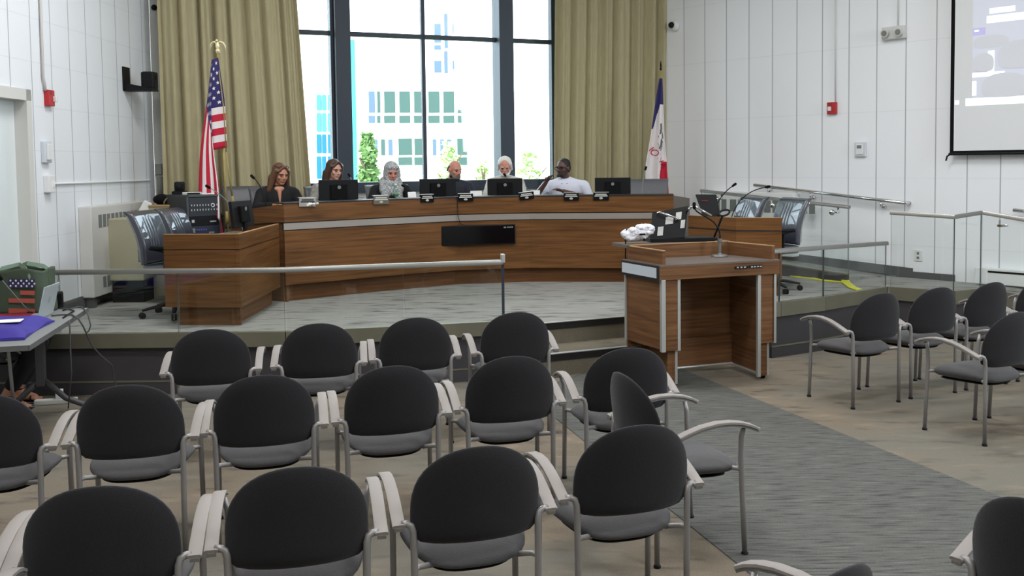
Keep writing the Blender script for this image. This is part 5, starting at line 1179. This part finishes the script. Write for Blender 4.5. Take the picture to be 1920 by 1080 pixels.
# ------------------------------------------------------------------ left wall fittings
def lw_frame(px, py, off=0.0): q = LWp(px, py, off); return q
def on_left(name, label, cat, px, py): q = LWp(px, py); return thing(name, label, cat, (q.x, q.y, q.z), LANG)
# local frame there: +x away from camera along the wall, -y into the room
rt, rb = LWp(146, 388), LWp(152, 547); r2 = LWp(246, 381)
CV = thing('convector', 'tall cream convector with two grilles on the left wall', 'radiator', (rt.x, rt.y, 0), LANG)
Lr = (Vector(r2.xy) - Vector(rt.xy)).length + 0.25; dr = 0.13
MB().bx(0, Lr, -dr, 0, HS + 0.11, rt.z, .012).build('cabinet', M['cream'], CV)
b = MB(); 
for k in range(11): x = 0.16 + k * .105; b.bx(x, x + .075, -dr - .004, -dr + .002, rt.z - .22, rt.z - .09)
b.build('upper_grille', M['grill'], CV)
b = MB()
for k in range(6): x = 0.22 + k * .105; b.bx(x, x + .07, -dr - .004, -dr + .002, HS + .19, HS + .30)
b.build('lower_grille', M['grill'], CV)
MB().bx(.04, .12, -.10, -.03, HS, HS + .115).bx(Lr - .12, Lr - .04, -.10, -.03, HS, HS + .115).build('foot', M['basegrey'], CV)
# beige metal cabinet in front of it
bq0, bq1 = AT(201, 527, 10.0), AT(270, 527, 10.0); zt3 = AT(240, 410, 10.0).z
BC = thing('metal_cabinet', 'plain beige metal cabinet behind the left leather chair', 'cabinet', (bq0.x, bq0.y, 0), 0.0)
MB().bx(0, bq1.x - bq0.x, 0, 0.34, bq0.z, zt3, .012).build('body', M['beige'], BC); MB().bx(.03, bq1.x - bq0.x - .03, .05, .32, HS, bq0.z).build('plinth', M['blackm'], BC)
# fire alarm, conduit
def alarm(name, label, o, rz, flip):
    T = thing(name, label, 'fire alarm', o, rz, 'fire alarms'); MB().bx(-.062, .062, -.045, 0, -.075, .075, .008).build('housing', M['red'], T)
    MB().bx(-.008 + flip * .028, .030 + flip * .028, -.075, -.044, -.035, .02, .008).build('strobe', M['lens'], T); b = MB()
    for k in range(3): b.bx(-.04, -.02 + .03, -.0465, -.0445, .03 + k * .012, .036 + k * .012)
    b.build('sounder_slot', mat('dark_red', (110, 20, 26), .5), T); return T
q = LWp(88, 184); alarm('fire_alarm', 'red fire alarm with strobe on the left wall by the door', (q.x, q.y, q.z), LANG, 1)
q2 = LWp(78, 140); T = tag(MB().tube([LWp(74, -60, .02), LWp(81, 145, .02), LWp(84, 158, .02), LWp(85, 170, .02)], .013, 8).build('conduit', mat('painted_conduit', (190, 184, 182), .5), None, smooth=True), 'grey conduit dropping to the red alarm on the left wall', 'conduit')
T = on_left('alarm_notice', 'white wall box in a clear cover below the left fire alarm', 'wall box', 83, 283); MB().bx(-.07, .07, -.04, 0, -.11, .09, .01).build('cover', mat('clear_cover', (206, 212, 218), .3), T); MB().bx(-.045, .045, -.055, -.038, -.085, .065, .008).build('box', M['white'], T)
T = on_left('switch_box', 'white surface switch box at the end of a raceway, left wall', 'switch', 87, 345); MB().bx(-.06, .06, -.055, 0, -.08, .08, .008).build('box', M['white'], T); MB().bx(.005, .045, -.060, -.054, -.03, .02).build('rocker', M['paper'], T)
b = MB(); b.tube([LWp(97, 345, .012), LWp(281, 338, .012)], .011, 8); tag(b.build('raceway', M['white'], None), 'thin white horizontal cable raceway on the left wall', 'raceway')
# wall camera on bracket
T = on_left('wall_camera', 'black camera on a wall bracket high on the left wall', 'camera', 235, 146)
MB().bx(-.09, .09, -.02, 0, -.15, .12, .004).prism([(-.07, -.32), (.12, -.32), (.12, -.01), (-.07, -.01)], -.15, [-.125, -.125, -.06, -.06]).build('bracket', M['black'], T); MB().box((0.05, -.25, -.03), (.15, .15, .20), None, .025).build('camera_head', M['black'], T); MB().tube([(.04, -.30, .0), (.04, -.325, .0)], .035, 14).build('lens', M['screen'], T)
MB().lathe([(.0, 0), (.012, .003)], (0, 0, 0), 8).build('indicator', M['white'], T).location = (.045, -.31, -.05)
T = thing('ball_camera', 'small dark ball camera at the top left wall corner', 'camera', LWp(289, 14, 0.06)); MB().ell((0, 0, 0), .035).build('ball', M['black'], T, smooth=True); MB().tube([(-.05, .02, .0), (0, 0, 0)], .012, 8).build('mount', M['grill'], T)
# pipes and junction boxes in the corner
cyl = mat('grey_pipe', (150, 150, 142), .5); 
def pipe(px0, py0, px1, py1, r, lab): tag(MB().tube([LWp(px0, py0, .05), LWp(px1, py1, .05)], r, 10).build('conduit', cyl, None, smooth=True), lab, 'conduit', 'conduits in the left corner')
pipe(290.5, -40, 299, 290, .022, 'grey vertical conduit in the left corner beside the curtain')
T = thing('junction_box', 'pale junction box on the corner conduit, upper one', 'junction box', LWp(300, 297, .03), LANG, 'corner junction boxes'); MB().bx(-.08, .08, -.06, .02, -.06, .05, .006).build('box', cyl, T); MB().bx(-.085, .085, -.065, .02, .05, .06).build('lid', M['white'], T)
T = thing('junction_box', 'pale junction box on the corner conduit, lower one', 'junction box', LWp(299, 318, .03), LANG, 'corner junction boxes'); MB().bx(-.10, .10, -.06, .02, -.06, .07, .006).build('box', cyl, T); MB().bx(-.105, .105, -.065, .02, .07, .078).build('lid', M['white'], T)
pipe(299, 332, 301, 372, .035, 'thick pale conduit below the corner junction boxes')

# ------------------------------------------------------------------ right wall fittings
def on_right(name, label, cat, px, py, grp=None): q = RWp(px, py); return thing(name, label, cat, (q.x, q.y, q.z), RANG, grp)
q = RWp(1562, 203); alarm('fire_alarm', 'red fire alarm with strobe on the right wall', (q.x, q.y, q.z), RANG, -1)
pcon = mat('white_conduit', (206, 206, 204), .5)
tag(MB().tube([RWp(1567, -60, .012), RWp(1566.5, 194, .012)], .010, 8).build('conduit', pcon, None, smooth=True), 'white conduit dropping to the red alarm on the right wall', 'conduit')
tag(MB().tube([RWp(1685, -60, .012), RWp(1684, 50, .012)], .010, 8).build('conduit', pcon, None, smooth=True), 'white conduit dropping to the emergency light', 'conduit')
T = on_right('emergency_light', 'white twin-head emergency light high on the right wall', 'emergency light', 1679, 62)
MB().bx(-.145, .145, -.07, 0, -.075, .075, .015).build('housing', M['cream'], T)
for s in (-1, 1):
    l = MB().tube([(s * .085, -.06, .0), (s * .085 + s * .0, -.115, -.005)], [.042, .048], 16).build('lamp_head', M['cream'], T); MB().tube([(s * .085, -.114, -.005), (s * .085, -.119, -.005)], .034, 14).build('lens', mat('dull_lens', (120, 120, 112), .2), l)
T = on_right('thermostat', 'white thermostat under a clear cover on the right wall', 'thermostat', 1615, 280); MB().bx(-.075, .075, -.04, 0, -.09, .09, .01).build('cover', mat('clear_cover2', (208, 210, 216), .3), T); MB().bx(-.045, .045, -.055, -.038, -.065, .065, .008).build('box', M['white'], T); MB().bx(-.03, .03, -.058, -.054, .01, .05).build('dial', M['grill'], T)
T = on_right('wall_outlet', 'white outlet low on the right wall behind the glass', 'outlet', 1722, 479); MB().bx(-.05, .05, -.012, 0, -.065, .065, .004).build('plate', M['white'], T); MB().bx(-.015, .015, -.015, -.011, .012, .04).bx(-.015, .015, -.015, -.011, -.04, -.012).build('socket', M['grill'], T)
T = thing('dome_camera', 'white dome camera with dark lens beside the right curtain', 'camera', RWp(1268, 49, .0), RANG); MB().ell((0, -.03, 0), (.075, .05, .075)).build('mount', M['white'], T, smooth=True); MB().ell((-.02, -.085, .01), .045).build('lens_ball', M['black'], T, smooth=True)
# baseboard heater
h0, h1 = RWp(1836, 500), RWp(1836, 529)
BH = thing('baseboard_heater', 'white baseboard heater on the right wall at the right edge', 'heater', (h0.x, h0.y, 0), RANG)
MB().bx(0, 1.9, -.11, 0, h1.z, h0.z, .008).build('casing', M['white'], BH); MB().bx(.14, 1.85, -.114, -.108, h0.z - .045, h0.z - .025).build('slot', M['blackm'], BH); MB().bx(0, .13, -.118, 0, h1.z - .005, h0.z + .005, .01).build('end_cap', M['white'], BH)
MB().bx(.1, 1.8, -.08, -.01, h1.z - .04, h1.z).build('fin_tube', M['grill'], BH)
# convector with grilles behind the right wing desk
c0 = RWp(1335, 372); c1 = RWp(1500, 372)
CR = thing('convector', 'white convector with grey grilles on the right wall behind the leather chairs', 'radiator', (c0.x, c0.y, 0), RANG); L_ = (c1 - c0).length
zt4 = RWp(1420, 360).z
MB().bx(0, L_, -.16, 0, HS + .16, zt4, .01).build('cabinet', M['white'], CR); b = MB()
for k in range(6): x = .15 + k * .27; b.bx(x, x + .10, -.165, -.158, zt4 - .26, zt4 - .10); b.bx(x + .13, x + .21, -.165, -.158, zt4 - .26, zt4 - .10)
b.build('grille', M['grill'], CR)
# projection screen
s0 = RWp(1786, 0, .10); sb = RWp(1781, 288, .10)
PS = thing('projection_screen', 'pull-down projection screen with black border on the right wall', 'screen', (sb.x, sb.y, sb.z), RANG)
SWd, SHt = 2.6, 2.4
MB().bx(0, SWd, -.004, .004, 0, SHt).build('border', M['blackm'], PS)
MB().bx(.045, SWd - .045, -.008, -.003, .03, SHt - .05).build('surface', mat('screen_white', (226, 226, 226), .8), PS)
MB().tube([(-.01, -.0, -.005), (SWd + .01, -.0, -.005)], .016, 10).build('bottom_bar', M['black'], PS)
b = MB(); b.tube([(.0, 0, -.01), (-.03, 0, -.03), (-.045, 0, -.08)], .010, 8); b.build('pull_hook', M['black'], PS)
MB().bx(-.02, SWd + .02, -.06, .06, SHt, SHt + .12, .01).build('housing', M['white'], PS)
px2 = lambda px, py: (lambda q: ((Vector(q.xy) - Vector(sb.xy)).length, q.z - sb.z))(RWp(px, py, .11))
PIC = MB(); cols = [mat('picture_white', (238, 244, 250), .8, emit=0.35), mat('picture_lilac', (222, 224, 236), .8, emit=0.08), mat('picture_grey', (220, 220, 226), .8, emit=0.05), mat('picture_violet', (206, 198, 240), .8, emit=0.1)]
def quad(x0, z0, x1, z1, d, mi): PIC.mi = mi; PIC.poly([(x0, -.008 - d, z0), (x1, -.008 - d, z0), (x1, -.008 - d, z1), (x0, -.008 - d, z1)])
xA, zA = px2(1822, 183); xT, zT = px2(1822, 0)
quad(xA, zA, SWd - .05, SHt - .06, .001, 1)
xw, zw = px2(1810, 199); quad(xw, zw, SWd - .05, zw + .085, .001, 0); quad(xw - .12, zw + .02, xw - .07, zw + .07, .001, 0)
def disc(cx, cz, a, b2, d, mi, n=28):
    PIC.mi = mi; P = []
    for k in range(n):
        t = 2 * PI * k / n; s_, c_2 = math.sin(t), math.cos(t); e_ = 2.2 if s_ > 0 else 4.5; kk = (abs(c_2) ** e_ + abs(s_) ** e_) ** (-1 / e_); P.append((cx + a * c_2 * kk, -.008 - d, cz + b2 * s_ * kk))
    PIC.poly(P)
quad(xA, zA + .02, xA + .05, zA + .18, .002, 0); quad(xA, zA + .22, xA + .35, zA + .27, .002, 0); quad(xA + .17, zA + .25, xA + .24, zA + .5, .002, 0)
disc(xA + .35, zA + .12, .24, .13, .006, 2); disc(xA + .52, zA + .44, .24, .15, .005, 2); disc(xA + .12, zA + .38, .115, .10, .004, 2); disc(xA + .20, zA + .60, .19, .07, .003, 2)
quad(xA, zA + .68, xA + .14, zA + .76, .002, 3); quad(xA + .02, zA + .72, xA + .07, zA + .74, .003, 0); quad(xA + .15, zA + .80, xA + .6, zA + .88, .002, 0); quad(xA + .18, zA + .9, xA + .45, zA + .96, .002, 0)
PIC.build('projected_picture', cols, PS, fix=False)

# ------------------------------------------------------------------ table at the left edge with things on it
tA = G(165, 577, 0.74); tB = G(55, 647, 0.74); td = (tB - tA); td.z = 0; TL = td.length; ta = math.atan2(td.y, td.x)       # local +x: towards the camera along the right edge
# local frame: x along the right long edge from far to near, y to the right of it => table body lies at -y (turn so body is left)
TB = thing('training_table', 'grey folding training table at the left edge, laptop and bags on it', 'table', (tA.x, tA.y, 0), ta)
TWd = 0.62
MB().bx(0, TL, -TWd, 0, 0.712, 0.74, .004).build('tabletop', mat('speckled_grey_top', (128, 130, 128), .5, noise=.1, nscale=200), TB)
MB().bx(-.002, TL + .002, -TWd - .002, -TWd + .004, .708, .738).bx(-.003, TL + .003, -.004, .003, .706, .7385).bx(TL - .003, TL + .003, -TWd, 0, .706, .7385).build('edge_band', mat('grey_edge', (92, 92, 92), .6), TB)
legm = mat('dark_grey_leg', (74, 72, 74), .5, .3)
for x in (0.16, TL - 0.18):
    MB().bx(x - .03, x + .03, -.33, -.27, .20, .712, .006).build('leg_column', legm, TB)
    l = MB().tube([(x, -.30, .26), (x - .0, -.14, .10), (x, .0, .035), (x, .02, .02)], .022, 8).tube([(x, -.30, .26), (x, -.46, .10), (x, -.60, .035)], .022, 8).build('leg', legm, TB, smooth=True)
    MB().tube([(x - .013, .02, .02), (x + .013, .02, .02)], .02, 12).tube([(x - .013, -.60, .02), (x + .013, -.60, .02)], .02, 12).build('caster', M['black'], l)
def ton(px, py, h=0.741): return G(px, py, h)
# laptop
lq = ton(85, 588); Yl = lq.y
def lpt(px, py, dy=0.0): q = AT(px, py, Yl + dy); return Vector((q.x, q.y, q.z))
LT = thing('laptop', 'open silver laptop seen from the back of its lid, on the table', 'laptop', (0, 0, 0))
L0, L1, L2, L3 = ton(70, 598, .752), ton(97, 588, .752), None, None
L0 = G(70, 597.5, .756); L1 = G(98, 585, .756); nrm = Vector((L1.y - L0.y, -(L1.x - L0.x), 0)).normalized(); Hh = 0.215
tilt = nrm * 0.05 + Vector((0, 0, Hh)); 
slab(MB(), [L0, L1, L1 + tilt, L0 + tilt], 0.007).build('lid', mat('silver_lid', (196, 206, 210), .35, .35), LT)
c0_ = (L0 + L1) / 2 + tilt * .5; uax = (L1 - L0).normalized(); vax = tilt.normalized()
text_mesh('//', 0.06, lambda x, y: c0_ + uax * x + vax * y + nrm * 0.0085, 'maker_mark', M['grill'], LT)
bd = -nrm * 0.22; slab(MB(), [L0 + Vector((0, 0, -.004)), L1 + Vector((0, 0, -.004)), L1 + bd + Vector((0, 0, -.004)), L0 + bd + Vector((0, 0, -.004))], -0.012).build('keyboard_base', M['alu'], LT)
# desk speaker / phone
sp0 = ton(110, 578); SPK = thing('table_speaker', 'small upright black speaker beside the laptop', 'speaker', (sp0.x, sp0.y, .741), 0.4); MB().bx(-.033, .033, -.03, .04, 0, .125, .012).build('body', M['black'], SPK); MB().bx(-.024, .024, -.033, -.029, .03, .11).build('grille', M['blackm'], SPK)
# purple folder / bag
PF = thing('purple_bag', 'folded purple fabric bag at the near corner of the table', 'bag', (tA.x, tA.y, .741), ta)
def fold(u, v):
    x = TL * 0.42 + u * TL * 0.46; y = -TWd * .98 + v * TWd * 0.86 * (1 - .15 * u * (1 - u)); z = .012 + .05 * min(1, 6 * v, 6 * (1 - v)) ** .5 * min(1, 8 * u, 8 * (1 - u)) ** .5 + .010 * math.sin(9 * u + 3 * v) * math.sin(5 * v) ; return Vector((x, y, z))
b = MB(); b.grid(fold, 26, 22); b.grid(lambda u, v: Vector((fold(u, v).x, fold(u, v).y, 0.001)), 26, 22); bmesh.ops.remove_doubles(b.b, verts=b.b.verts[:], dist=.0001)
for (fu, fv) in ((lambda t: 0., lambda t: t), (lambda t: 1., lambda t: t), (lambda t: t, lambda t: 0.), (lambda t: t, lambda t: 1.)): b.grid(lambda t, k: Vector((fold(fu(t), fv(t)).x, fold(fu(t), fv(t)).y, .001 + k * (fold(fu(t), fv(t)).z - .001))), 26, 1)
b.build('fabric', mat('purple_fabric', (54, 42, 140), .7, noise=.15, nscale=12), PF, smooth=True)
o = MB().box((0, 0, 0), (.17, .12, .004), Euler((0, 0, .3))).build('note_sheet', M['paper']); q = G(14, 601, .815); o.location = (q.x, q.y, .812); tag(o, 'white printed sheet lying on the purple bag', 'paper')
# green tote bag with flag print
bq = ton(46, 588); TOT = thing('tote_bag', 'green grocery tote bag with a flag print on the table', 'bag', (bq.x - .06, bq.y + .12, .741), R_(-12)); bw, bd2, bh = .42, .26, AT(60, 503, bq.y + .1).z - .741
def tote(u, v):
    a = 2 * PI * u; n = 5; c, s = math.cos(a), math.sin(a); k = (abs(c) ** n + abs(s) ** n) ** (-1 / n); w = 1 + .03 * math.sin(3 * a + 5 * v) * math.sin(v * PI); return Vector((bw / 2 * c * k * w, bd2 / 2 * s * k * w * (1 - .12 * v), bh * v + .012 * math.sin(4 * a) * v))
b = MB(); b.grid(tote, 64, 16); b.poly([tote(k / 32, 0) for k in range(32)]); tb = b.build('bag_body', mat('green_nonwoven', (68, 80, 64), .85, noise=.1, nscale=10), TOT, smooth=True); tb.modifiers.new('t', 'SOLIDIFY').thickness = .004
tprint = lambda x, z: Vector((x, -bd2 / 2 * (1.045 - .10 * z / bh) - .004, z))
def pq(mb, x0, x1, z0, z1, n=8):
    for k in range(n): a, c = x0 + (x1 - x0) * k / n, x0 + (x1 - x0) * (k + 1) / n; mb.poly([tprint(a, z0), tprint(c, z0), tprint(c, z1), tprint(a, z1)])
b = MB(); pq(b, -.02, .20, bh * .60, bh * .80); b.build('print_canton', mat('print_navy', (46, 42, 86), .8), TOT, fix=False)
b = MB()
for r_ in range(3):
    for k in range(5): x = .0 + k * .045 + (r_ % 2) * .02; z = bh * (.64 + r_ * .06); b.ell(tprint(x, z) + Vector((0, -.002, 0)), (.008, .002, .008), None, 8)
b.build('print_stars', M['fwhite'], TOT)
for (x_, z0_, z1_) in ((-.02, .02, .13), (-.02, .26, .36), (.08, .44, .54)): b = MB(); pq(b, x_, .20, bh * z0_, bh * z1_); b.build('print_stripe', mat('print_red', (176, 84, 70), .8), TOT, fix=False)
for yy in (-.5, .5): b = MB(); b.strip([(-.12, yy * bd2 * .95, bh * .9), (-.10, yy * bd2 * .8, bh * 1.02), (0, yy * bd2 * .3, bh * 1.10), (.10, yy * bd2 * .7, bh * 1.02), (.16, yy * bd2 * .98, bh * .82)], .03, .004, (0, .3, 1)); b.build('handle', mat('green_handle', (122, 146, 126), .8), TOT)
mic('thin gooseneck microphone on the table in front of the tote bag', ton(61, 589), AT(2, 523, 6.75), -0.16, 0.004, M['grill'], None)
# red folder under the tote, cables
o = MB().box((0, 0, 0), (.30, .20, .012), Euler((0, 0, .25)), .003).build('red_folder', mat('dark_red_card', (126, 28, 40), .6)); q = ton(18, 594); o.location = (q.x, q.y, .748); tag(o, 'dark red folder lying below the green tote bag', 'folder')
ckm = mat('grey_cable', (70, 72, 72), .6)
def cab(pts, lab, r=.005, m=None): return tag(MB().tube(pts, r, 6).build('cable', m or ckm, None, smooth=True), lab, 'cable', 'cables at the left table')
cab([ton(112, 577, .748), ton(128, 580, .748), ton(140, 577, .748), ton(150, 575, .748), ton(157, 578, .747), AT(165, 590, 6.95), AT(170, 610, 6.95), AT(167, 620, 6.95), AT(162, 624, 6.95)], 'grey cable curling over the far corner of the table')
cab([ton(96, 592, .748), ton(115, 590, .748), ton(135, 590, .748), ton(146, 597, .747), AT(155, 610, 6.72), AT(161, 623, 6.72), AT(172, 648, 6.9), AT(190, 668, 7.0), AT(210, 685, 7.2), G(222, 745, .01), G(205, 752, .01)], 'long grey cable running off the table to the floor', .006)
cab([ton(130, 600, .746), AT(131, 612, 6.6), AT(132, 655, 6.6), AT(134, 700, 6.6), G(128, 765, .01)], 'grey cable hanging straight down beside the table leg')
cab([ton(118, 596, .747), ton(128, 589, .748), ton(139, 583, .748), ton(128, 579, .748), ton(118, 582, .748)], 'loop of black cable on the table beside the speaker', .005, M['black'])
# power strip with adapter on the floor
p0 = G(120, 752); PSP = thing('power_strip', 'white power strip with plugged adapter on the floor by the table leg', 'power strip', (p0.x - .02, p0.y - .08, 0), .25)
MB().bx(-.15, .15, -.03, .03, 0, .04, .01).build('strip', M['cream'], PSP); MB().bx(.0, .05, -.02, .02, .04, .11, .005).build('adapter', M['white'], PSP); MB().bx(.07, .10, -.015, .015, .04, .075, .004).build('plug', M['black'], PSP)
cab([Vector((p0.x - .15, p0.y - .10, .015)), Vector((p0.x - .28, p0.y - .16, .008)), Vector((p0.x - .30, p0.y - .42, .008)), Vector((p0.x - .22, p0.y - .6, .008))], 'black cord trailing from the power strip', .005, M['black'])

# ------------------------------------------------------------------ outside the window
YB = 36.0
gr = MB(); gr.prism([(-60, 15.6), (60, 15.6), (60, 90), (-60, 90)], -1.3, -1.2); struct(gr.build('ground_outside', mat('lawn', (120, 140, 96), .9)))
BL = thing('office_building', 'white office building with dark windows across the street', 'building', (0, YB, -1.2))
bA, bB = AT(668, 200, YB), AT(1030, 200, YB)
MB().bx(bA.x, bB.x + 6, 0, 12, 0, 17).build('facade', mat('white_stucco', (236, 236, 234), .8), BL)
gw = mat('office_glass', (58, 80, 76), .3, spec=0.15); gw2 = mat('office_glass_blue', (76, 92, 112), .3, spec=0.15)
def bwin(x0, y0, x1, y1, m=gw):
    a = AT(x0, y0, YB); c = AT(x1, y1, YB); f_ = MB(); f_.bx(a.x, c.x, -.03, .06, c.z + 1.2, a.z + 1.2); f_.build('window', m, BL)
for (a, c, m_) in ((691, 703.5, gw2), (707, 713.5, gw), (720, 741.5, gw), (748.5, 769.5, gw), (776, 792, gw), (803, 824.5, gw), (831, 852, gw)):
    bwin(a, 171.5, c, 211.5, m_); bwin(a, 217, c, 230.5, m_)
bwin(858, 206, 870, 212); bwin(858, 217, 870, 230)
for (a, c, m_) in ((700, 708.5, gw2), (714.5, 722.5, gw), (728, 736.5, gw2), (811, 818.5, gw2), (825, 833, gw2), (838, 847, gw2)): bwin(a, 261, c, 291, m_)
for (a, c) in ((747, 773), (777, 793), (857, 876)): bwin(a, 260, c, 290.5); bwin(a, 295, c, 309.5)
for (x0, y0, x1, y1) in ((814, 45, 827, 80), (814, 85, 827, 93), (814, 114, 828, 136), (832.5, 26, 840, 90), (832.5, 96, 840, 137), (848.5, 45, 851, 62), (848.5, 114, 852, 130)): bwin(x0, y0, x1, y1, gw2)
bwin(756, 26, 768, 62, mat('pale_cyan_glass', (130, 160, 168), .3, spec=.2)); bwin(756, 80, 768, 136, mat('pale_cyan_glass', (130, 160, 168), .3, spec=.2))
TWR = thing('glass_tower', 'cyan glass tower left of the white building', 'building', (0, 0, -1.2)); cy = mat('cyan_glass', (60, 150, 176), .3, spec=.2); cyd = mat('deep_cyan_glass', (16, 92, 142), .3, spec=.2)
tA_, tB_ = AT(586, 200, 42), AT(676, 200, 42)
MB().bx(tA_.x - 4, tB_.x, 42, 54, 0, 9.9).build('core', mat('pale_tower', (232, 242, 244), .7), TWR)
for r_, (y0, y1) in enumerate(((178, 207), (212, 247), (252, 287), (293, 335))):
    for k, (x0, x1) in enumerate(((594, 603), (604.5, 612), (615, 623))):
        a = AT(x0, y0, 41.98); c = AT(x1, y1, 41.98); MB().bx(a.x, c.x, 41.9, 42.02, c.z + 1.2, a.z + 1.2).build('window', cyd if r_ > 1 else cy, TWR)
a = AT(658, 75, 41.98); c = AT(671, 345, 41.98); MB().bx(a.x, c.x, 41.9, 42.02, c.z + 1.2, min(9.8, a.z + 1.2)).build('glass_strip', cy, TWR)
lfd = mat('green_leaf', (96, 128, 72), .7, noise=.35, nscale=6); lf = mat('pale_green_leaf', (186, 214, 150), .7, noise=.3, nscale=6); bk_ = mat('bark', (96, 80, 64), .9)
def tree(lab, px, Y, py_top, spread, n, seed):
    rnd = random.Random(seed); q = AT(px, py_top, Y); Hh_ = q.z + 1.2; T = thing('tree', lab, 'tree', (q.x, Y, -1.2), 0, 'trees outside the window'); b = MB()
    b.tube([(0, 0, 0), (0.05, 0, Hh_ * .5), (0, 0.05, Hh_ * .9)], [.10, .07, .03], 8)
    for k in range(6): a = rnd.uniform(0, 6.28); z = Hh_ * rnd.uniform(.35, .8); b.tube([(0.03, 0, z), (math.cos(a) * spread * .6, math.sin(a) * spread * .6, z + .5)], [.04, .015], 6)
    b.build('trunk', bk_, T); c = MB()
    for k in range(n):
        t = rnd.random(); z = Hh_ * (.22 + .78 * t); rr = spread * (1 - .75 * t) * math.sqrt(rnd.random()); a = rnd.uniform(0, 6.28); p = Vector((rr * math.cos(a), rr * math.sin(a), z)); d1 = Vector((rnd.gauss(0, 1), rnd.gauss(0, 1), rnd.gauss(0, .6))).normalized() * rnd.uniform(.06, .13); d2 = d1.cross(Vector((rnd.gauss(0, 1), rnd.gauss(0, 1), rnd.gauss(0, 1)))).normalized() * d1.length * .6
        c.poly([p - d1, p + d2, p + d1, p - d2])
    c.build('foliage', lfd if seed == 1 else lf, T, fix=False)
tree('pale green conifer outside, behind the column and headscarf', 689, 24, 250, 0.5, 1300, 1)
tree('light green young tree outside, above the bald head', 842, 27, 268, 0.65, 700, 2)
tree('light green bush outside, right of the white-haired person', 990, 25, 286, 0.8, 600, 3)
tree('light green bush outside, between the bald and white-haired heads', 905, 29, 302, 0.5, 400, 5)
